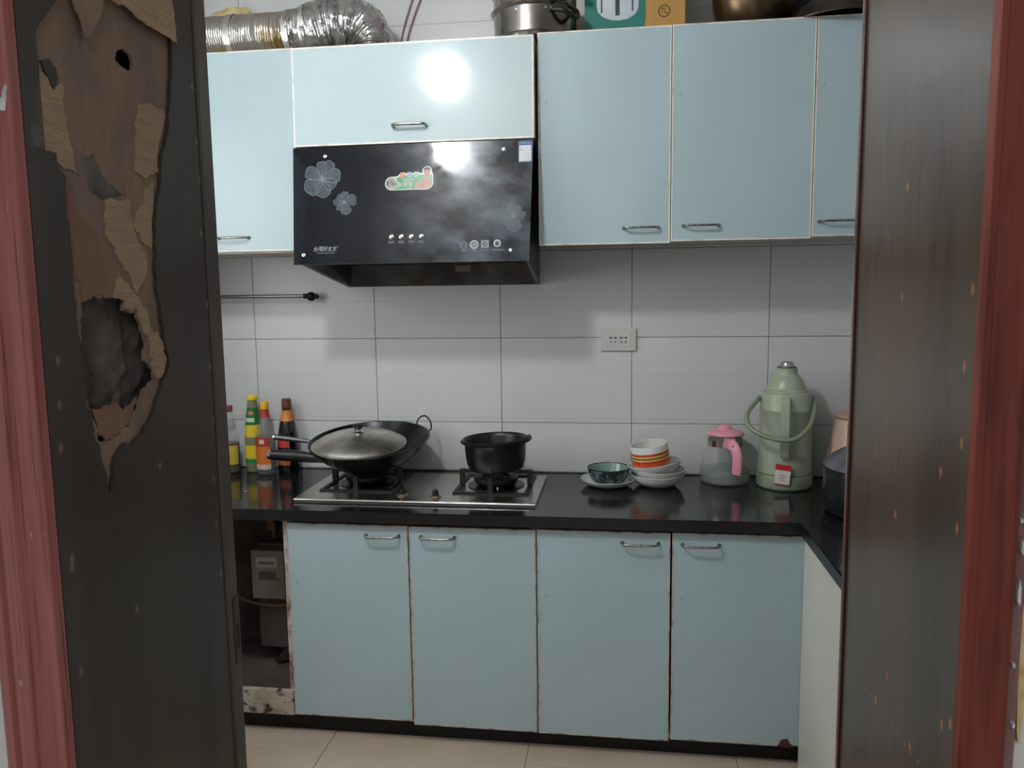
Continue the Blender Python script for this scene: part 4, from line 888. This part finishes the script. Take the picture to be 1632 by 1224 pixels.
SPt = thing('steamer_pot', 'stainless steel steamer pot on top of the wall cabinets', 'pot', (.692, -.185, TOPZ))
Lathe('lower_pot', STEEL if False else mat('polished pot steel', 'a5a19c', .2, 1, var='7d7975', vscale=5), SPt, [(0, 0), (.128, 0), (.134, .004), (.137, .016), (.1385, .018), (.1400, .095), (.1480, .099), (.1510, .103), (.1480, .107), (.1400, .108), (.136, .104), (.132, .01), (0, .006)], 64)
Lathe('steamer_tier', mat('polished pot steel', 'a5a19c', .2, 1), SPt, [(0, .1085), (.136, .1085), (.140, .113), (.140, .155), (.147, .160), (.147, .165), (0, .165)], 64)
for a in (-110, -70, -62):
    a = math.radians(a); Lathe('rivet', SCR, SPt, [(0, 0), (.005, 0), (.004, .003), (0, .004)], 12, loc=(.1397*math.cos(a), .1397*math.sin(a), .084), rot=(PI/2, 0, a+PI/2))
Tube('side_handle', BLACKP, SPt, [(.070, -.124, .080), (.108, -.135, .070), (.138, -.108, .055), (.148, -.075, .070), (.126, -.062, .082)], [.008, .014, .016, .014, .008], 12, smooth_n=4)
Tube('side_handle', BLACKP, SPt, [(.080, -.116, .140), (.120, -.120, .143), (.150, -.095, .135), (.150, -.065, .143), (.126, -.060, .145)], [.007, .012, .013, .012, .007], 12, smooth_n=4)
RB = thing('red_bowl', 'red plastic bowl resting on the steamer pot', 'bowl', (.640, -.235, TOPZ+.1655))
Lathe('bowl', mat('red plastic', 'b0202c', .35), RB, [(0, 0), (.035, 0), (.040, .004), (.060, .04), (.072, .07), (.075, .072), (.075, .075), (.069, .072), (.056, .04), (.037, .008), (0, .006)], 40)

CB = thing('appliance_carton', 'teal and yellow appliance carton marked 7L on top of the wall cabinets', 'carton', (1.0255, -.165, TOPZ))
TEAL = mat('teal carton print', '1f6f66', .5); YEL = mat('yellow brown carton', 'b08a48', .6, var='a37e40', vscale=4)
Box('box', YEL, CB, -.166, .164, -.03, .14, 0, .30)
f_ = lambda y: ((lambda p: (p[0], -.0300, p[1])), (lambda p: (p[0], y, p[1])))
bm = bmesh.new(); a_, b_ = f_(-.0308)
prism(bm, [(-.166, .001), (.016, .001), (.026, .020), (.032, .045), (.036, .08), (.034, .14), (.026, .24), (-.166, .24)], (), a_, b_); finish(bm, 'printed_panel', TEAL, CB)
bm = bmesh.new(); a_, b_ = f_(-.0318)
prism(bm, [(-.124, .24), (-.126, .12), (-.122, .098), (-.104, .080), (-.076, .070), (-.050, .068), (-.022, .072), (.002, .086), (.012, .105), (.013, .15), (.008, .24)], (), a_, b_); finish(bm, 'printed_pot', mat('printed white pot', 'a9b6bc', .4, var='c6ccd0', vscale=9), CB)
for x0, x1, z0, z1 in ((-.112, -.107, .094, .23), (-.064, -.050, .084, .23), (-.010, -.005, .096, .23)):
    Box('printed_stripe', mat('printed dark stripe', '3b3d42', .4), CB, x0, x1, -.0326, -.0318, z0, z1)
Box('carton_crease', mat('carton crease', '8f6f38', .7), CB, .0650, .0662, -.0304, -.0300, .001, .299)
rg = [(r_[0]+.096, r_[1]+.090) for r_ in circ(0, 0, .020, 24)]; rh = [(r_[0]+.096, r_[1]+.090) for r_ in circ(0, 0, .0165, 24)]
bm = bmesh.new(); a_, b_ = f_(-.0306); prism(bm, rg, [rh], a_, b_); bk = mat('dark carton ink', '4a3a22', .6); finish(bm, 'printed_ring', bk, CB)
Text('lettering', '7L', .026, bk, CB, (.096, -.0305, .090), (PI/2, 0, 0))

BP = thing('old_metal_pot', 'old bronze coloured metal pot at the right on top of the wall cabinets', 'pot', (1.415, -.150, TOPZ))
Lathe('pot_body', mat('tarnished bronze metal', '7d6a50', .3, .9, var='3b3024', vscale=6), BP, [(0, 0), (.07, 0), (.09, .012), (.115, .045), (.132, .10), (.140, .2), (.145, .205), (.140, .208), (.134, .2), (.126, .10), (.09, .02), (0, .01)], 56)
WL = thing('shallow_pan', 'shallow dark upturned pan beside the bronze pot on the wall cabinets', 'pan', (1.672, -.222, TOPZ+.001))
Lathe('pan_body', mat('old dark aluminium', '5d564a', .33, .8, var='2c2620', vscale=6), WL, [(.172, 0), (.174, .005), (.162, .022), (.135, .052), (.10, .074), (.05, .086), (0, .089), (0, .086), (.05, .083), (.10, .071), (.135, .049), (.160, .020)], 64)
DP = thing('black_pan', 'black round pan standing on edge against the wall on the cabinets', 'pan', (1.72, -.0015, TOPZ+.1655), (math.radians(90), 0, 0))
Lathe('pan_body', IRON, DP, [(0, 0), (.13, 0), (.145, .01), (.163, .04), (.165, .042), (.160, .042), (.14, .013), (.13, .005), (0, .005)], 48)
